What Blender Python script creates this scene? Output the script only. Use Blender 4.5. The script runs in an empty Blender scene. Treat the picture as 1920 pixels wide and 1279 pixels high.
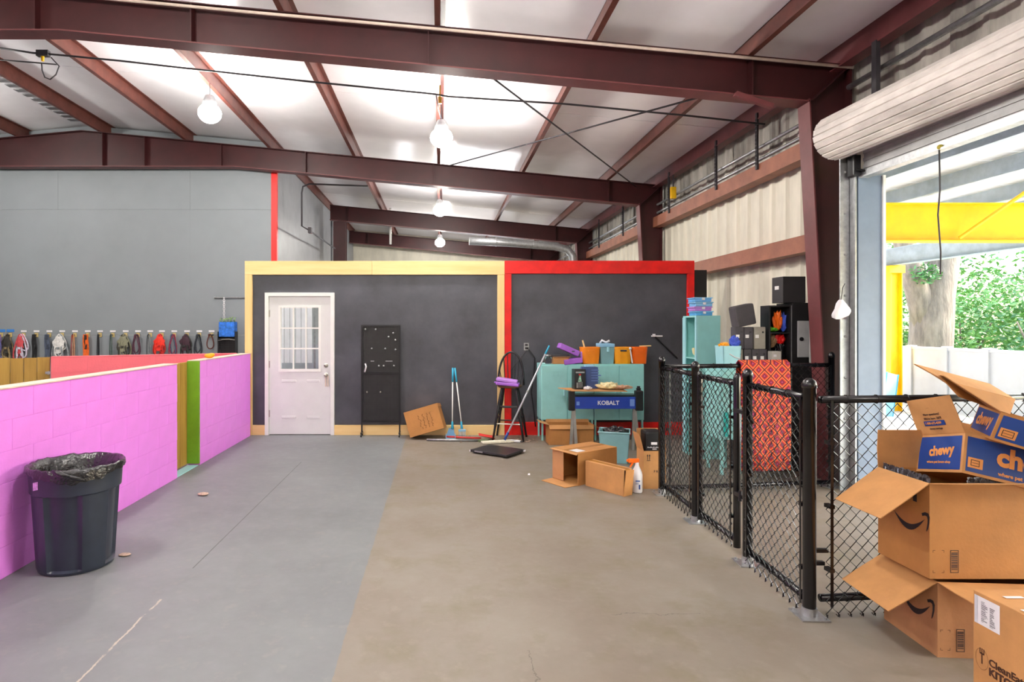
import bpy, bmesh, math, random
from mathutils import Vector, Matrix, Euler
random.seed(11)
SC = bpy.context.scene
COL = SC.collection
PI = math.pi
R = math.radians

# ------------------------------------------------------------------ camera
cd = bpy.data.cameras.new('camera')
cam = bpy.data.objects.new('camera', cd)
COL.objects.link(cam)
cam.location = (0, 0, 1.6)
cam.rotation_euler = (R(90), 0, 0)
cd.sensor_width = 36
cd.lens = 21.0
cd.shift_x = 135 / 1920
cd.shift_y = -27.5 / 1920
cd.clip_start = 0.05
cd.clip_end = 300
SC.camera = cam

# ------------------------------------------------------------------ world, sun, exposure
SC.view_settings.view_transform = 'Standard'
SC.view_settings.look = 'None'
SC.view_settings.gamma = 1.0
SC.view_settings.use_curve_mapping = False
SC.view_settings.exposure = 0.56
w = bpy.data.worlds.new('world')
SC.world = w
w.use_nodes = True
wn = w.node_tree
wn.nodes.clear()
sky = wn.nodes.new('ShaderNodeTexSky')
sky.sky_type = 'NISHITA'
sky.sun_elevation = R(40)
sky.sun_rotation = R(95)
sky.sun_disc = False
sky.air_density = 1.2
sky.dust_density = 3.0
bg = wn.nodes.new('ShaderNodeBackground')
bg.inputs['Strength'].default_value = 1.1
wo = wn.nodes.new('ShaderNodeOutputWorld')
wn.links.new(sky.outputs[0], bg.inputs['Color'])
wn.links.new(bg.outputs[0], wo.inputs['Surface'])
sl = bpy.data.lights.new('sun', 'SUN')
sl.energy = 9.0
sl.angle = R(1.5)
sl.color = (1.0, 0.96, 0.88)
sun = bpy.data.objects.new('sun', sl)
COL.objects.link(sun)
sun.rotation_euler = (Vector((-0.75, 0.12, -0.62))).to_track_quat('-Z', 'Y').to_euler()
LAMP_E = 225.0

# ------------------------------------------------------------------ materials
def lin(h):
    h = h.lstrip('#')
    out = []
    for i in (0, 2, 4):
        c = int(h[i:i+2], 16) / 255
        out.append(c / 12.92 if c <= 0.04045 else ((c + 0.055) / 1.055) ** 2.4)
    return (*out, 1.0)

MATS = {}
def mat(name, hexc, rough=0.6, metal=0.0, var=0.06, vs=6.0, bump=0.0, bs=40.0, emit=0.0, trans=0.0, spec=0.5, stretch=None, hex2=None, alpha=1.0):
    """procedural principled material: base colour broken up by object-space noise, optional fine bump"""
    if name in MATS:
        return MATS[name]
    m = bpy.data.materials.new(name)
    m.use_nodes = True
    nt = m.node_tree
    p = nt.nodes['Principled BSDF']
    p.inputs['Roughness'].default_value = rough
    p.inputs['Metallic'].default_value = metal
    p.inputs['Specular IOR Level'].default_value = spec
    c = lin(hexc)
    p.inputs['Base Color'].default_value = c
    if trans:
        p.inputs['Transmission Weight'].default_value = trans
        p.inputs['IOR'].default_value = 1.3
    if alpha < 1:
        p.inputs['Alpha'].default_value = alpha
    if emit:
        p.inputs['Emission Color'].default_value = c
        p.inputs['Emission Strength'].default_value = emit
    tc = None
    def coords(scale):
        nonlocal tc
        if tc is None:
            tc = nt.nodes.new('ShaderNodeTexCoord')
        mp = nt.nodes.new('ShaderNodeMapping')
        st = stretch or (1, 1, 1)
        mp.inputs['Scale'].default_value = tuple(scale * q for q in st)
        nt.links.new(tc.outputs['Object'], mp.inputs['Vector'])
        return mp.outputs['Vector']
    if var and not emit:
        n = nt.nodes.new('ShaderNodeTexNoise')
        n.inputs['Scale'].default_value = 1.0
        n.inputs['Detail'].default_value = 5
        n.inputs['Roughness'].default_value = 0.62
        nt.links.new(coords(vs), n.inputs['Vector'])
        cr = nt.nodes.new('ShaderNodeValToRGB')
        cr.color_ramp.elements[0].position = 0.3
        cr.color_ramp.elements[1].position = 0.7
        if hex2:
            cr.color_ramp.elements[0].color = lin(hex2)
            cr.color_ramp.elements[1].color = c
        else:
            cr.color_ramp.elements[0].color = tuple(max(0, q * (1 - var * 2)) for q in c[:3]) + (1,)
            cr.color_ramp.elements[1].color = tuple(min(1, q * (1 + var * 2)) for q in c[:3]) + (1,)
        nt.links.new(n.outputs['Fac'], cr.inputs['Fac'])
        nt.links.new(cr.outputs['Color'], p.inputs['Base Color'])
    if bump:
        n2 = nt.nodes.new('ShaderNodeTexNoise')
        n2.inputs['Scale'].default_value = 1.0
        n2.inputs['Detail'].default_value = 4
        nt.links.new(coords(bs), n2.inputs['Vector'])
        b = nt.nodes.new('ShaderNodeBump')
        b.inputs['Strength'].default_value = bump
        b.inputs['Distance'].default_value = 0.02
        nt.links.new(n2.outputs['Fac'], b.inputs['Height'])
        nt.links.new(b.outputs['Normal'], p.inputs['Normal'])
    MATS[name] = m
    return m

M_STEEL = mat('red_oxide_steel', '#390f12', 0.5, var=0.12, vs=3)
M_STEEL_L = mat('red_oxide_flange', '#673335', 0.5, var=0.12, vs=3)
M_PURLIN = mat('purlin_brown', '#64372f', 0.45, var=0.15, vs=5)
M_GIRT = mat('girt_orange_brown', '#935b45', 0.55, var=0.12, vs=4)
M_LINER = mat('vinyl_liner', '#f6f4f8', 0.2, var=0.02, vs=2, bump=0.22, bs=1.6, spec=0.6)
M_SHEET = mat('cream_metal_sheet', '#dcd7c6', 0.5, var=0.08, vs=2.5, stretch=(1, 1, .3))
M_SHEET_D = mat('dirty_metal_sheet', '#b3afa6', 0.55, var=0.25, vs=3, stretch=(1, 1, .3))
M_GREYWALL = mat('grey_wall_paint', '#868c91', 0.6, var=0.03, vs=1.2)
M_PURPLE = mat('orchid_paint', '#ec8cf4', 0.45, var=0.04, vs=2, bump=0.12, bs=40)
M_CORAL = mat('coral_paint', '#f2727c', 0.5, var=0.04, vs=2, bump=0.15, bs=40)
M_CAP = mat('wall_cap', '#d3bfb2', 0.6, var=0.1, vs=5)
M_PINE = mat('pine_board', '#f6d79c', 0.55, var=0.1, vs=3, stretch=(.25, 3, 3), hex2='#e8c07e')
M_PINE_V = mat('pine_board_upright', '#f6d79c', 0.55, var=0.1, vs=3, stretch=(3, 3, .25), hex2='#e8c07e')
M_GATEW = mat('gate_wood', '#b5903f', 0.6, var=0.12, vs=4, stretch=(4, 4, .3), hex2='#97722c')
M_GREEN = mat('green_paint', '#6ea022', 0.45, var=0.06)
M_RED = mat('red_paint', '#dc1614', 0.38, var=0.1, vs=5)
M_BLACKWALL = mat('chalkboard_black', '#484951', 0.42, var=0.15, vs=2.2, bump=0.05, bs=60)
M_WHITE = mat('white_paint', '#e9e8e6', 0.4, var=0.02)
M_DOOR = mat('door_white', '#dededf', 0.35, var=0.015)
M_GLASS = mat('window_glass', '#e6eef2', 0.03, var=0, trans=1.0)
M_CHROME = mat('brushed_metal', '#b9b4ac', 0.28, metal=1.0, var=0.04)
M_GALV = mat('galvanised', '#a9abad', 0.4, metal=0.8, var=0.1, vs=20)
M_BLACK = mat('black_plastic', '#17171b', 0.35, var=0.1)
M_BLACKM = mat('black_vinyl', '#0c0b10', 0.22, var=0.05, spec=0.6)
M_DARK = mat('dark_grey_board', '#38353a', 0.6, var=0.1)
M_CARD = mat('cardboard', '#b27b42', 0.75, var=0.07, vs=4, bump=0.05, bs=60)
M_CARD_L = mat('cardboard_pale', '#bb8752', 0.75, var=0.08, vs=5, bump=0.05, bs=60)
M_CARD_P = mat('cardboard_pinkish', '#b58258', 0.75, var=0.07, vs=5, bump=0.05, bs=60)
M_TAPE = mat('packing_tape', '#b0793a', 0.25, var=0.05)
M_INK = mat('black_ink', '#2c2226', 0.7, var=0)
M_BROWNINK = mat('brown_ink', '#43220f', 0.7, var=0)
M_BLUEP = mat('blue_print', '#153d86', 0.4, var=0.05)
M_ORANGEP = mat('orange_print', '#d98f4a', 0.5, var=0.03)
M_PAPER = mat('white_paper', '#e4e2e6', 0.6, var=0.03)
M_TEAL = mat('teal_paint', '#98d6d4', 0.4, var=0.03)
M_TEAL_D = mat('teal_shadow_gap', '#2f6a66', 0.6, var=0)
M_TEALBIN = mat('teal_plastic', '#7aa6ac', 0.4, var=0.04)
M_AQUA = mat('aqua_plastic', '#a3dbe4', 0.4, var=0.04)
M_ORANGE = mat('orange_plastic', '#f28a12', 0.4, var=0.04)
M_ORANGE2 = mat('deep_orange_plastic', '#f26c10', 0.4, var=0.04)
M_AMBER = mat('amber_plastic', '#f5a214', 0.4, var=0.04)
M_VIOLET = mat('violet_plastic', '#a566cf', 0.35, var=0.05)
M_CYAN = mat('cyan_plastic', '#31a7cb', 0.35, var=0.03)
M_LTBLUE = mat('light_blue_plastic', '#8cbfe0', 0.4, var=0.05)
M_YELLOW = mat('yellow_paint', '#f2bd0a', 0.45, var=0.04)
M_BLUEGREY = mat('blue_grey_steel', '#76859a', 0.45, var=0.04)
M_CANOPYB = mat('grey_canopy_steel', '#a9b7c6', 0.5, var=0.08)
M_CANOPYR = mat('white_canopy_sheet', '#d3d7dc', 0.45, var=0.03)
M_WFENCE = mat('white_vinyl', '#b4b8c0', 0.45, var=0.02)
M_DOORCURT = mat('door_curtain_steel', '#d8d1cb', 0.5, var=0.14, vs=5, stretch=(1, .4, 1))
M_DOORGREY = mat('door_bottom_grey', '#a3a4a3', 0.45, var=0.08)
M_CONCOUT = mat('outdoor_concrete', '#e4e2df', 0.85, var=0.06, vs=2)
M_GRASS = mat('grass_green', '#7d9a55', 0.9, var=0.2, vs=3)
M_BARK = mat('bark', '#75685e', 0.9, var=0.2, vs=5, stretch=(2, 2, .4), bump=0.6, bs=16)
M_LEAF = mat('leaf_green', '#44713a', 0.6, var=0.25, vs=1.5)
M_LEAF2 = mat('leaf_pale', '#67904e', 0.6, var=0.25, vs=1.5)
M_BULB = mat('lamp_glow', '#fffaf2', emit=LAMP_E)
M_BLUEBENCH = mat('bench_blue', '#1c3da0', 0.4, var=0.04)
M_STEELLEG = mat('grey_leg_steel', '#8d8a86', 0.4, metal=0.5, var=0.06)

# ------------------------------------------------------------------ mesh builder
class MB:
    def __init__(self):
        self.bm = bmesh.new()
    def _xf(self, geom_verts, M):
        bmesh.ops.transform(self.bm, matrix=M, verts=geom_verts)
    def box(self, lo, hi, M=None, bev=0.0):
        lo, hi = Vector(lo), Vector(hi)
        c, s = (lo + hi) / 2, hi - lo
        r = bmesh.ops.create_cube(self.bm, size=1.0)
        vs = r['verts']
        self._xf(vs, Matrix.Translation(c) @ Matrix.Diagonal((abs(s.x), abs(s.y), abs(s.z), 1)))
        if bev:
            es = list({e for v in vs for e in v.link_edges})
            rb = bmesh.ops.bevel(self.bm, geom=es, offset=bev, segments=2, affect='EDGES', profile=0.6)
            vs = list({v for f in rb['faces'] for v in f.verts} | {v for v in vs if v.is_valid})
        if M is not None:
            self._xf(vs, M)
        return self
    def cyl(self, p0, p1, r, r2=None, seg=12, cap=True):
        p0, p1 = Vector(p0), Vector(p1)
        d = p1 - p0
        if d.length < 1e-7:
            return self
        q = bmesh.ops.create_cone(self.bm, cap_ends=cap, cap_tris=False, segments=seg, radius1=r, radius2=r if r2 is None else r2, depth=d.length)
        self._xf(q['verts'], Matrix.Translation((p0 + p1) / 2) @ d.to_track_quat('Z', 'Y').to_matrix().to_4x4())
        return self
    def ball(self, c, r, seg=12, sc=(1, 1, 1)):
        q = bmesh.ops.create_uvsphere(self.bm, u_segments=seg, v_segments=max(6, seg * 2 // 3), radius=1)
        self._xf(q['verts'], Matrix.Translation(c) @ Matrix.Diagonal((r * sc[0], r * sc[1], r * sc[2], 1)))
        return self
    def tube(self, pts, r, seg=6, closed=False, radii=None):
        pts = [Vector(p) for p in pts]
        n = len(pts)
        rings = []
        up = Vector((0, 0, 1))
        prev = None
        for i, p in enumerate(pts):
            a = pts[(i - 1) % n] if (closed or i > 0) else p
            b = pts[(i + 1) % n] if (closed or i < n - 1) else p
            t = (b - a)
            if t.length < 1e-9:
                t = Vector((0, 0, 1))
            t.normalize()
            if prev is None:
                x = t.cross(up)
                if x.length < 1e-3:
                    x = t.cross(Vector((1, 0, 0)))
            else:
                x = prev - t * prev.dot(t)
                if x.length < 1e-5:
                    x = t.cross(up)
            x.normalize()
            prev = x
            y = t.cross(x)
            rr = radii[i] if radii else r
            rings.append([self.bm.verts.new(p + (x * math.cos(2 * PI * k / seg) + y * math.sin(2 * PI * k / seg)) * rr) for k in range(seg)])
        m = n if closed else n - 1
        for i in range(m):
            A, B = rings[i], rings[(i + 1) % n]
            for k in range(seg):
                self.bm.faces.new((A[k], A[(k + 1) % seg], B[(k + 1) % seg], B[k]))
        if not closed:
            self.bm.faces.new(rings[0][::-1])
            self.bm.faces.new(rings[-1])
        return self
    def lathe(self, prof, seg=32, c=(0, 0, 0), fn=None):
        rings = []
        for (r, z) in prof:
            rg = []
            for k in range(seg):
                a = 2 * PI * k / seg
                rr = fn(r, z, a) if fn else r
                rg.append(self.bm.verts.new((c[0] + rr * math.cos(a), c[1] + rr * math.sin(a), c[2] + z)))
            rings.append(rg)
        for A, B in zip(rings, rings[1:]):
            for k in range(seg):
                self.bm.faces.new((A[k], A[(k + 1) % seg], B[(k + 1) % seg], B[k]))
        return self
    def poly(self, pts):
        self.bm.faces.new([self.bm.verts.new(p) for p in pts])
        return self
    def prism(self, pts, d):
        """polygon extruded along vector d"""
        d = Vector(d)
        a = [self.bm.verts.new(p) for p in pts]
        b = [self.bm.verts.new(Vector(p) + d) for p in pts]
        self.bm.faces.new(a[::-1])
        self.bm.faces.new(b)
        n = len(a)
        for i in range(n):
            self.bm.faces.new((a[i], a[(i + 1) % n], b[(i + 1) % n], b[i]))
        return self
    def slab(self, q, t):
        """quad q (4 points) thickened by t along its normal"""
        q = [Vector(p) for p in q]
        n = (q[1] - q[0]).cross(q[3] - q[0]).normalized() * t
        return self.prism([p - n / 2 for p in q], n)
    def grid(self, P, closed_u=False):
        """P[i][j] points -> quads"""
        V = [[self.bm.verts.new(p) for p in row] for row in P]
        ni = len(V)
        for i in range(ni if closed_u else ni - 1):
            A, B = V[i], V[(i + 1) % ni]
            for j in range(len(A) - 1):
                self.bm.faces.new((A[j], B[j], B[j + 1], A[j + 1]))
        return self
    def build(self, name, m, parent=None, smooth=False, world=True, normals=True):
        if normals:
            bmesh.ops.recalc_face_normals(self.bm, faces=self.bm.faces)
        me = bpy.data.meshes.new(name)
        self.bm.to_mesh(me)
        self.bm.free()
        if smooth:
            for p in me.polygons:
                p.use_smooth = True
        ms = m if isinstance(m, (list, tuple)) else [m]
        for q in ms:
            me.materials.append(q)
        o = bpy.data.objects.new(name, me)
        COL.objects.link(o)
        if parent is not None:
            o.parent = parent
            if world:
                o.matrix_parent_inverse = WM(parent).inverted()
        return o

def WM(o):
    M = Matrix.LocRotScale(o.location, o.rotation_euler, o.scale)
    if o.parent:
        M = WM(o.parent) @ o.matrix_parent_inverse @ M
    return M

def tag(o, label=None, cat=None, group=None, kind=None):
    if label: o['label'] = label
    if cat: o['category'] = cat
    if group: o['group'] = group
    if kind: o['kind'] = kind
    return o
def thing(name, label, cat, loc=(0, 0, 0), rot=(0, 0, 0), group=None, kind=None):
    o = bpy.data.objects.new(name, None)
    COL.objects.link(o)
    o.empty_display_size = 0.1
    o.location = loc
    o.rotation_euler = rot
    return tag(o, label, cat, group, kind)
def copy_thing(r, loc, rot=None, label=None, group=None):
    c = r.copy(); COL.objects.link(c); c.location = loc
    if rot is not None: c.rotation_euler = rot
    if label: c['label'] = label
    if group: c['group'] = group
    for ch in list(r.children):
        d = ch.copy(); COL.objects.link(d); d.parent = c
        for g in list(ch.children):
            e = g.copy(); COL.objects.link(e); e.parent = d
    return c
def inst(src, parent, loc, rot=(0, 0, 0), scale=(1, 1, 1), m=None):
    """another piece sharing src's mesh, a child of parent (local coordinates)"""
    o = bpy.data.objects.new(src.name.split('.')[0], src.data)
    COL.objects.link(o)
    o.parent = parent
    o.location = loc; o.rotation_euler = rot; o.scale = scale
    return o
def W(x, y, d):
    """the point at distance d that shows at pixel (x, y) of the 1920 x 1279 photograph"""
    return Vector(((x - 825) * d / 1120, d, 1.6 - (y - 612) * d / 1120))
def text(body, size, m, parent, M, name='lettering', ext=0.0004, align='LEFT', shear=0.0, sx=1.0, bold=0.0):
    cu = bpy.data.curves.new('t', 'FONT')
    cu.body = body; cu.size = size; cu.extrude = ext; cu.align_x = align; cu.align_y = 'CENTER'; cu.shear = shear
    cu.offset = bold
    cu.resolution_u = 3
    to = bpy.data.objects.new('t', cu)
    COL.objects.link(to)
    dg = bpy.context.evaluated_depsgraph_get()
    me = bpy.data.meshes.new_from_object(to.evaluated_get(dg))
    bpy.data.objects.remove(to)
    bpy.data.curves.remove(cu)
    me.name = name
    me.transform(M @ Matrix.Diagonal((sx, 1, 1, 1)))
    me.materials.clear()
    me.materials.append(m)
    o = bpy.data.objects.new(name, me)
    COL.objects.link(o)
    o.parent = parent
    return o
def frame_m(o, u, v, n):
    u, v, n = Vector(u), Vector(v), Vector(n)
    return Matrix(((u.x, v.x, n.x, o[0]), (u.y, v.y, n.y, o[1]), (u.z, v.z, n.z, o[2]), (0, 0, 0, 1)))
# ================================================================== THE SETTING
def ceil_z(X):
    return 4.88 - 0.095 * X if X > -6.8 else 5.526 - 0.095 * (-6.8 - X)
XW, XL, YB, YF = 4.28, -17.5, -6.0, 22.2      # right wall, left wall, behind the camera, far end

# floor with grey paint left of X=-0.49, a saw joint and its filler
fm = bpy.data.materials.new('floor_concrete'); fm.use_nodes = True
nt = fm.node_tree; P = nt.nodes['Principled BSDF']
def N(t, **kw):
    n = nt.nodes.new(t)
    for k, v in kw.items(): setattr(n, k, v)
    return n
def L(a, b): nt.links.new(a, b)
def math_n(op, a, b=None):
    n = N('ShaderNodeMath', operation=op)
    for i, v in enumerate((a, b)):
        if v is None: continue
        if isinstance(v, (int, float)): n.inputs[i].default_value = v
        else: L(v, n.inputs[i])
    return n.outputs[0]
def mixc(f, a, b):
    n = N('ShaderNodeMix', data_type='RGBA')
    if isinstance(f, (int, float)): n.inputs[0].default_value = f
    else: L(f, n.inputs[0])
    for i, v in ((6, a), (7, b)):
        if isinstance(v, tuple): n.inputs[i].default_value = v
        else: L(v, n.inputs[i])
    return n.outputs[2]
tc = N('ShaderNodeTexCoord'); sp = N('ShaderNodeSeparateXYZ'); L(tc.outputs['Object'], sp.inputs[0])
def noise(s, d=5, st=(1, 1, 1)):
    mp = N('ShaderNodeMapping'); mp.inputs['Scale'].default_value = tuple(s * q for q in st); L(tc.outputs['Object'], mp.inputs[0])
    n = N('ShaderNodeTexNoise'); n.inputs['Scale'].default_value = 1; n.inputs['Detail'].default_value = d; n.inputs['Roughness'].default_value = .65
    L(mp.outputs[0], n.inputs['Vector']); return n.outputs['Fac']
def ramp(f, a, b):
    n = N('ShaderNodeMapRange'); L(f, n.inputs[0]); n.inputs[1].default_value = a; n.inputs[2].default_value = b; return n.outputs[0]
nb, ns = noise(0.9), noise(9)
beige = mixc(ramp(nb, .35, .65), lin('#776c60'), lin('#837b71'))
beige = mixc(ramp(noise(2.3), .5, .75), beige, lin('#716853'))
grey = mixc(ramp(nb, .35, .65), lin('#6b6d70'), lin('#777a7c'))
edge = math_n('ADD', sp.outputs[0], math_n('MULTIPLY', math_n('SUBTRACT', noise(14), .5), .03))
isg = math_n('LESS_THAN', edge, -0.49)
col = mixc(isg, beige, grey)
col = mixc(math_n('MULTIPLY', ramp(ns, .55, .8), .25), col, lin('#a8a096'))
jw = math_n('ADD', sp.outputs[0], 1.635)
jd = math_n('ABSOLUTE', jw)
j1 = math_n('MULTIPLY', math_n('MULTIPLY', math_n('LESS_THAN', jd, .004), math_n('GREATER_THAN', sp.outputs[1], 3.95)), math_n('LESS_THAN', sp.outputs[1], 7.05))
col = mixc(math_n('MULTIPLY', j1, .75), col, lin('#3a3a3a'))
jf = math_n('ABSOLUTE', math_n('ADD', jw, math_n('MULTIPLY', math_n('SUBTRACT', noise(5), .5), .06)))
j2 = math_n('MULTIPLY', math_n('LESS_THAN', jf, .006), math_n('LESS_THAN', sp.outputs[1], 3.5))
col = mixc(math_n('MULTIPLY', j2, math_n('MULTIPLY', ramp(noise(4), .42, .52), .8)), col, lin('#b9ab9b'))
# hairline crack across the beige slab
ck = math_n('ABSOLUTE', math_n('ADD', math_n('SUBTRACT', sp.outputs[1], 3.32), math_n('MULTIPLY', math_n('SUBTRACT', noise(6), .5), .16)))
c3 = math_n('MULTIPLY', math_n('LESS_THAN', ck, .003), math_n('MULTIPLY', math_n('GREATER_THAN', sp.outputs[0], .95), math_n('LESS_THAN', sp.outputs[0], 1.45)))
col = mixc(math_n('MULTIPLY', c3, .6), col, lin('#4a4038'))
ck2 = math_n('ABSOLUTE', math_n('ADD', math_n('SUBTRACT', sp.outputs[0], .45), math_n('MULTIPLY', math_n('SUBTRACT', noise(5), .5), .2)))
c4 = math_n('MULTIPLY', math_n('LESS_THAN', ck2, .003), math_n('LESS_THAN', sp.outputs[1], 2.95))
col = mixc(math_n('MULTIPLY', c4, .6), col, lin('#4a4038'))
L(col, P.inputs['Base Color'])
L(math_n('ADD', math_n('MULTIPLY', ns, .3), .38), P.inputs['Roughness'])
bp = N('ShaderNodeBump'); bp.inputs['Strength'].default_value = .08; bp.inputs['Distance'].default_value = .01; L(ns, bp.inputs['Height']); L(bp.outputs[0], P.inputs['Normal'])
tag(MB().box((XL, YB, -.15), (XW, YF, 0)).build('floor', fm), 'smooth concrete floor, grey paint on the left half and bare beige on the right', kind='structure')

# ceiling: pitched white liner in strips, purlins under it
ce = thing('ceiling', 'white vinyl insulated roof liner over brown purlins', None, kind='structure')
strip_r = strip_l = None
y = YB; k = 0
while y < YF:
    y1 = min(y + 1.84, YF)
    for (xa, xb) in ((-6.8, XW + .1), (XL, -6.8)):
        za, zb = ceil_z(xa + 1e-4 if xa == -6.8 else xa), ceil_z(xb)
        lift = 0.004 * (k % 2)
        mb = MB()
        mb.prism([(xa, y + .003, za + lift), (xb, y + .003, zb + lift), (xb, y + .003, zb + .1 + lift), (xa, y + .003, za + .1 + lift)], (0, y1 - y - .006, 0))
        mb.build('liner_strip', M_LINER, ce)
    y = y1; k += 1
MB().prism([(XL, YB, ceil_z(XL) + .12), (-6.8, YB, 5.526 + .12), (XW + .1, YB, ceil_z(XW) + .12), (XW + .1, YB, ceil_z(XW) + .2), (-6.8, YB, 5.526 + .2), (XL, YB, ceil_z(XL) + .2)], (0, YF - YB, 0)).build('roof_sheet', M_CANOPYR, ce)
for i in range(-10, 3):
    X = i * 1.6
    zt = ceil_z(X) - .003
    mb = MB()
    mb.box((X - .005, YB, zt - .2), (X + .005, YF, zt))
    mb.box((X - .055, YB, zt - .205), (X + .005, YF, zt - .195))
    mb.box((X - .005, YB, zt - .01), (X + .055, YF, zt))
    mb.build('purlin', M_PURLIN, ce)
zt = ceil_z(4.15)
MB().box((4.1, YB, zt - .24), (4.115, YF, zt)).box((4.04, YB, zt - .25), (4.18, YF, zt - .236)).build('eave_strut', M_STEEL_L, ce)
# ridge vent slot between the two ridge purlins
mb = MB()
for j in range(16):
    yy = 8.2 + j * .2
    mb.box((-7.0, yy, ceil_z(-6.9) - .03), (-6.45, yy + .12, ceil_z(-6.9) - .012))
tag(mb.build('vent_slats', M_GALV, ce), 'grey slotted ridge vent', kind='stuff')

# right wall: ribbed metal sheets, girts, pipes
wr = thing('wall_right', 'cream ribbed metal wall with orange brown girts and a wide door opening', None, kind='structure')
def rib_sheet(z0, z1, m):
    prof = []
    for r in range(3):
        b = r * .305
        prof += [(b, 0), (b + .2, 0), (b + .225, .032), (b + .28, .032), (b + .305, 0)]
    mb = MB()
    P_ = [[(.0 - d, yv, z0), (.0 - d, yv, z1)] for yv, d in prof]
    mb.grid(P_)
    return mb.build('wall_sheet', m, wr, normals=False)
# the ribs stand towards the room: X = XW - depth
s_full = rib_sheet(0, 3.62, M_SHEET); s_full.location = (XW + .03, 5.95, 0)
s_top = rib_sheet(3.64, 4.55, M_SHEET_D); s_top.location = (XW + .03, 5.95, 0)
for k in range(1, 18):
    yy = 5.95 + k * .915
    inst(s_full, wr, (XW + .03, yy, 0)); inst(s_top, wr, (XW + .03, yy, 0))
s_head = rib_sheet(3.35, 4.55, M_SHEET_D); s_head.location = (XW + .03, 5.95 - .915, 0)
for k in range(2, 14):
    inst(s_head, wr, (XW + .03, 5.95 - .915 * k, 0))
for k in range(6, 14):
    inst(s_full, wr, (XW + .03, 5.95 - .915 * k, 0))
MB().box((XW + .032, 5.95, 0), (XW + .06, YF, 4.5)).box((XW + .032, YB, 3.3), (XW + .06, 5.95, 4.5)).box((XW + .032, YB, 0), (XW + .06, 1.37, 4.5)).build('outer_skin', M_SHEET_D, wr)
for z in (2.53, 3.58):
    mb = MB()
    mb.box((4.06, 6.32, z - .09), (4.07, YF, z + .09)).box((4.06, 6.32, z - .1), (4.24, YF, z - .09)).box((4.06, 6.32, z + .08), (4.24, YF, z + .09))
    mb.build('girt', M_GIRT, wr)
MB().box((4.09, 1.37, 3.2), (4.24, 5.75, 3.36)).build('door_header', M_STEEL, wr)
for z in (3.92, 3.765):
    MB().cyl((4.15, 6.35, z), (4.15, YF - .2, z), .022, seg=10).build('conduit', M_GALV, wr, smooth=True)
MB().cyl((4.14, 1.15, 4.02), (4.14, 6.05, 4.02), .028, seg=10).build('conduit', M_GALV, wr, smooth=True)
for yy in (7.62, 8.75, 10.55, 13.2, 15.2):
    mb = MB().box((4.03, yy - .02, 3.6), (4.055, yy + .02, 4.32))
    for q in range(12):
        mb.box((4.022, yy - .008, 3.66 + q * .05), (4.032, yy + .008, 3.69 + q * .05))
    mb.build('strut_channel', M_DARK, wr)
for yy in (5.55, 3.1):
    MB().box((4.03, yy - .03, 3.3), (4.07, yy + .03, 4.25)).build('strut_channel', M_DARK, wr)

# far end wall and walls outside the picture
tag(MB().box((XL, YF, 0), (-2.2, YF + .1, 5.6)).box((-1.7, YF, 0), (.1, YF + .1, 5.6)).box((2.4, YF, 0), (XW, YF + .1, 5.6)).box((-2.2, YF, 2.1), (-1.7, YF + .1, 5.6)).box((.1, YF, 3.0), (2.4, YF + .1, 5.6)).build('wall_far', M_SHEET), 'pale metal end wall far behind the partition', kind='structure')
tag(MB().box((XL, YB - .1, 0), (XW, YB, 5.6)).build('wall_behind', M_SHEET), kind='structure')
tag(MB().box((XL - .1, YB, 0), (XL, YF, 5.6)).build('wall_left_outer', M_GREYWALL), kind='structure')

# grey painted sheet wall behind the leashes, with its return running back
wb = thing('wall_back', 'tall grey painted sheet wall behind the hanging leashes', None, kind='structure')
yb = 11.62
x1 = -3.26
rows = ((0, 1.43), (1.433, 3.87), (3.873, 5.5))
xs = [x1, -4.86, -7.43, -9.87, -12.3, -14.7, XL]
for (z0, z1) in rows:
    for a, b in zip(xs, xs[1:]):
        zz1, zz2 = min(z1, ceil_z(a) - .02), min(z1, ceil_z(b) - .02)
        e_ = .0015 if z1 > 4 else .0003
        pts = [(a - e_, yb, z0), (b + e_, yb, z0), (b + e_, yb, zz2), (a - e_, yb, zz1)]
        if a > -6.8 > b and z1 > 4:
            pts = pts[:3] + [(-6.8, yb, 5.5)] + pts[3:]
        MB().prism(pts, (0, .02, 0)).build('wall_panel', M_GREYWALL, wb)
MB().box((x1 - .02, yb - .015, 0), (x1 + .09, yb + .06, 4.95)).build('corner_trim', M_RED, wb)
ws = tag(MB().prism([(x1 - .02, yb + .07, 0), (x1 - .02, 17.6, 0), (x1 - .02, 17.6, 5.1), (x1 - .02, yb + .07, 5.1)], (.06, 0, 0)).build('wall_side', mat('grey_side_wall', '#8a8d92', .38, var=.07, vs=2)), 'grey side wall running back behind the partition', kind='structure')
MB().box((x1 - .02, 17.9, 0), (x1 + .04, YF, 5.0)).build('wall_panel', MATS['grey_side_wall'], ws)

# low block wall in orchid pink with a gap closed by a wooden gate
BL, BH, TW = .405, .2, .14
def block_mesh(name, m, l=BL - .002, bev=.003):
    return MB().box((0, 0, .001), (l, TW, BH - .001), bev=bev).build(name, m)
wl = thing('wall_left', 'low orchid pink painted block wall with pale top', None, loc=(-2.77, 0, 0), rot=(0, 0, R(90)), kind='structure')
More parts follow.
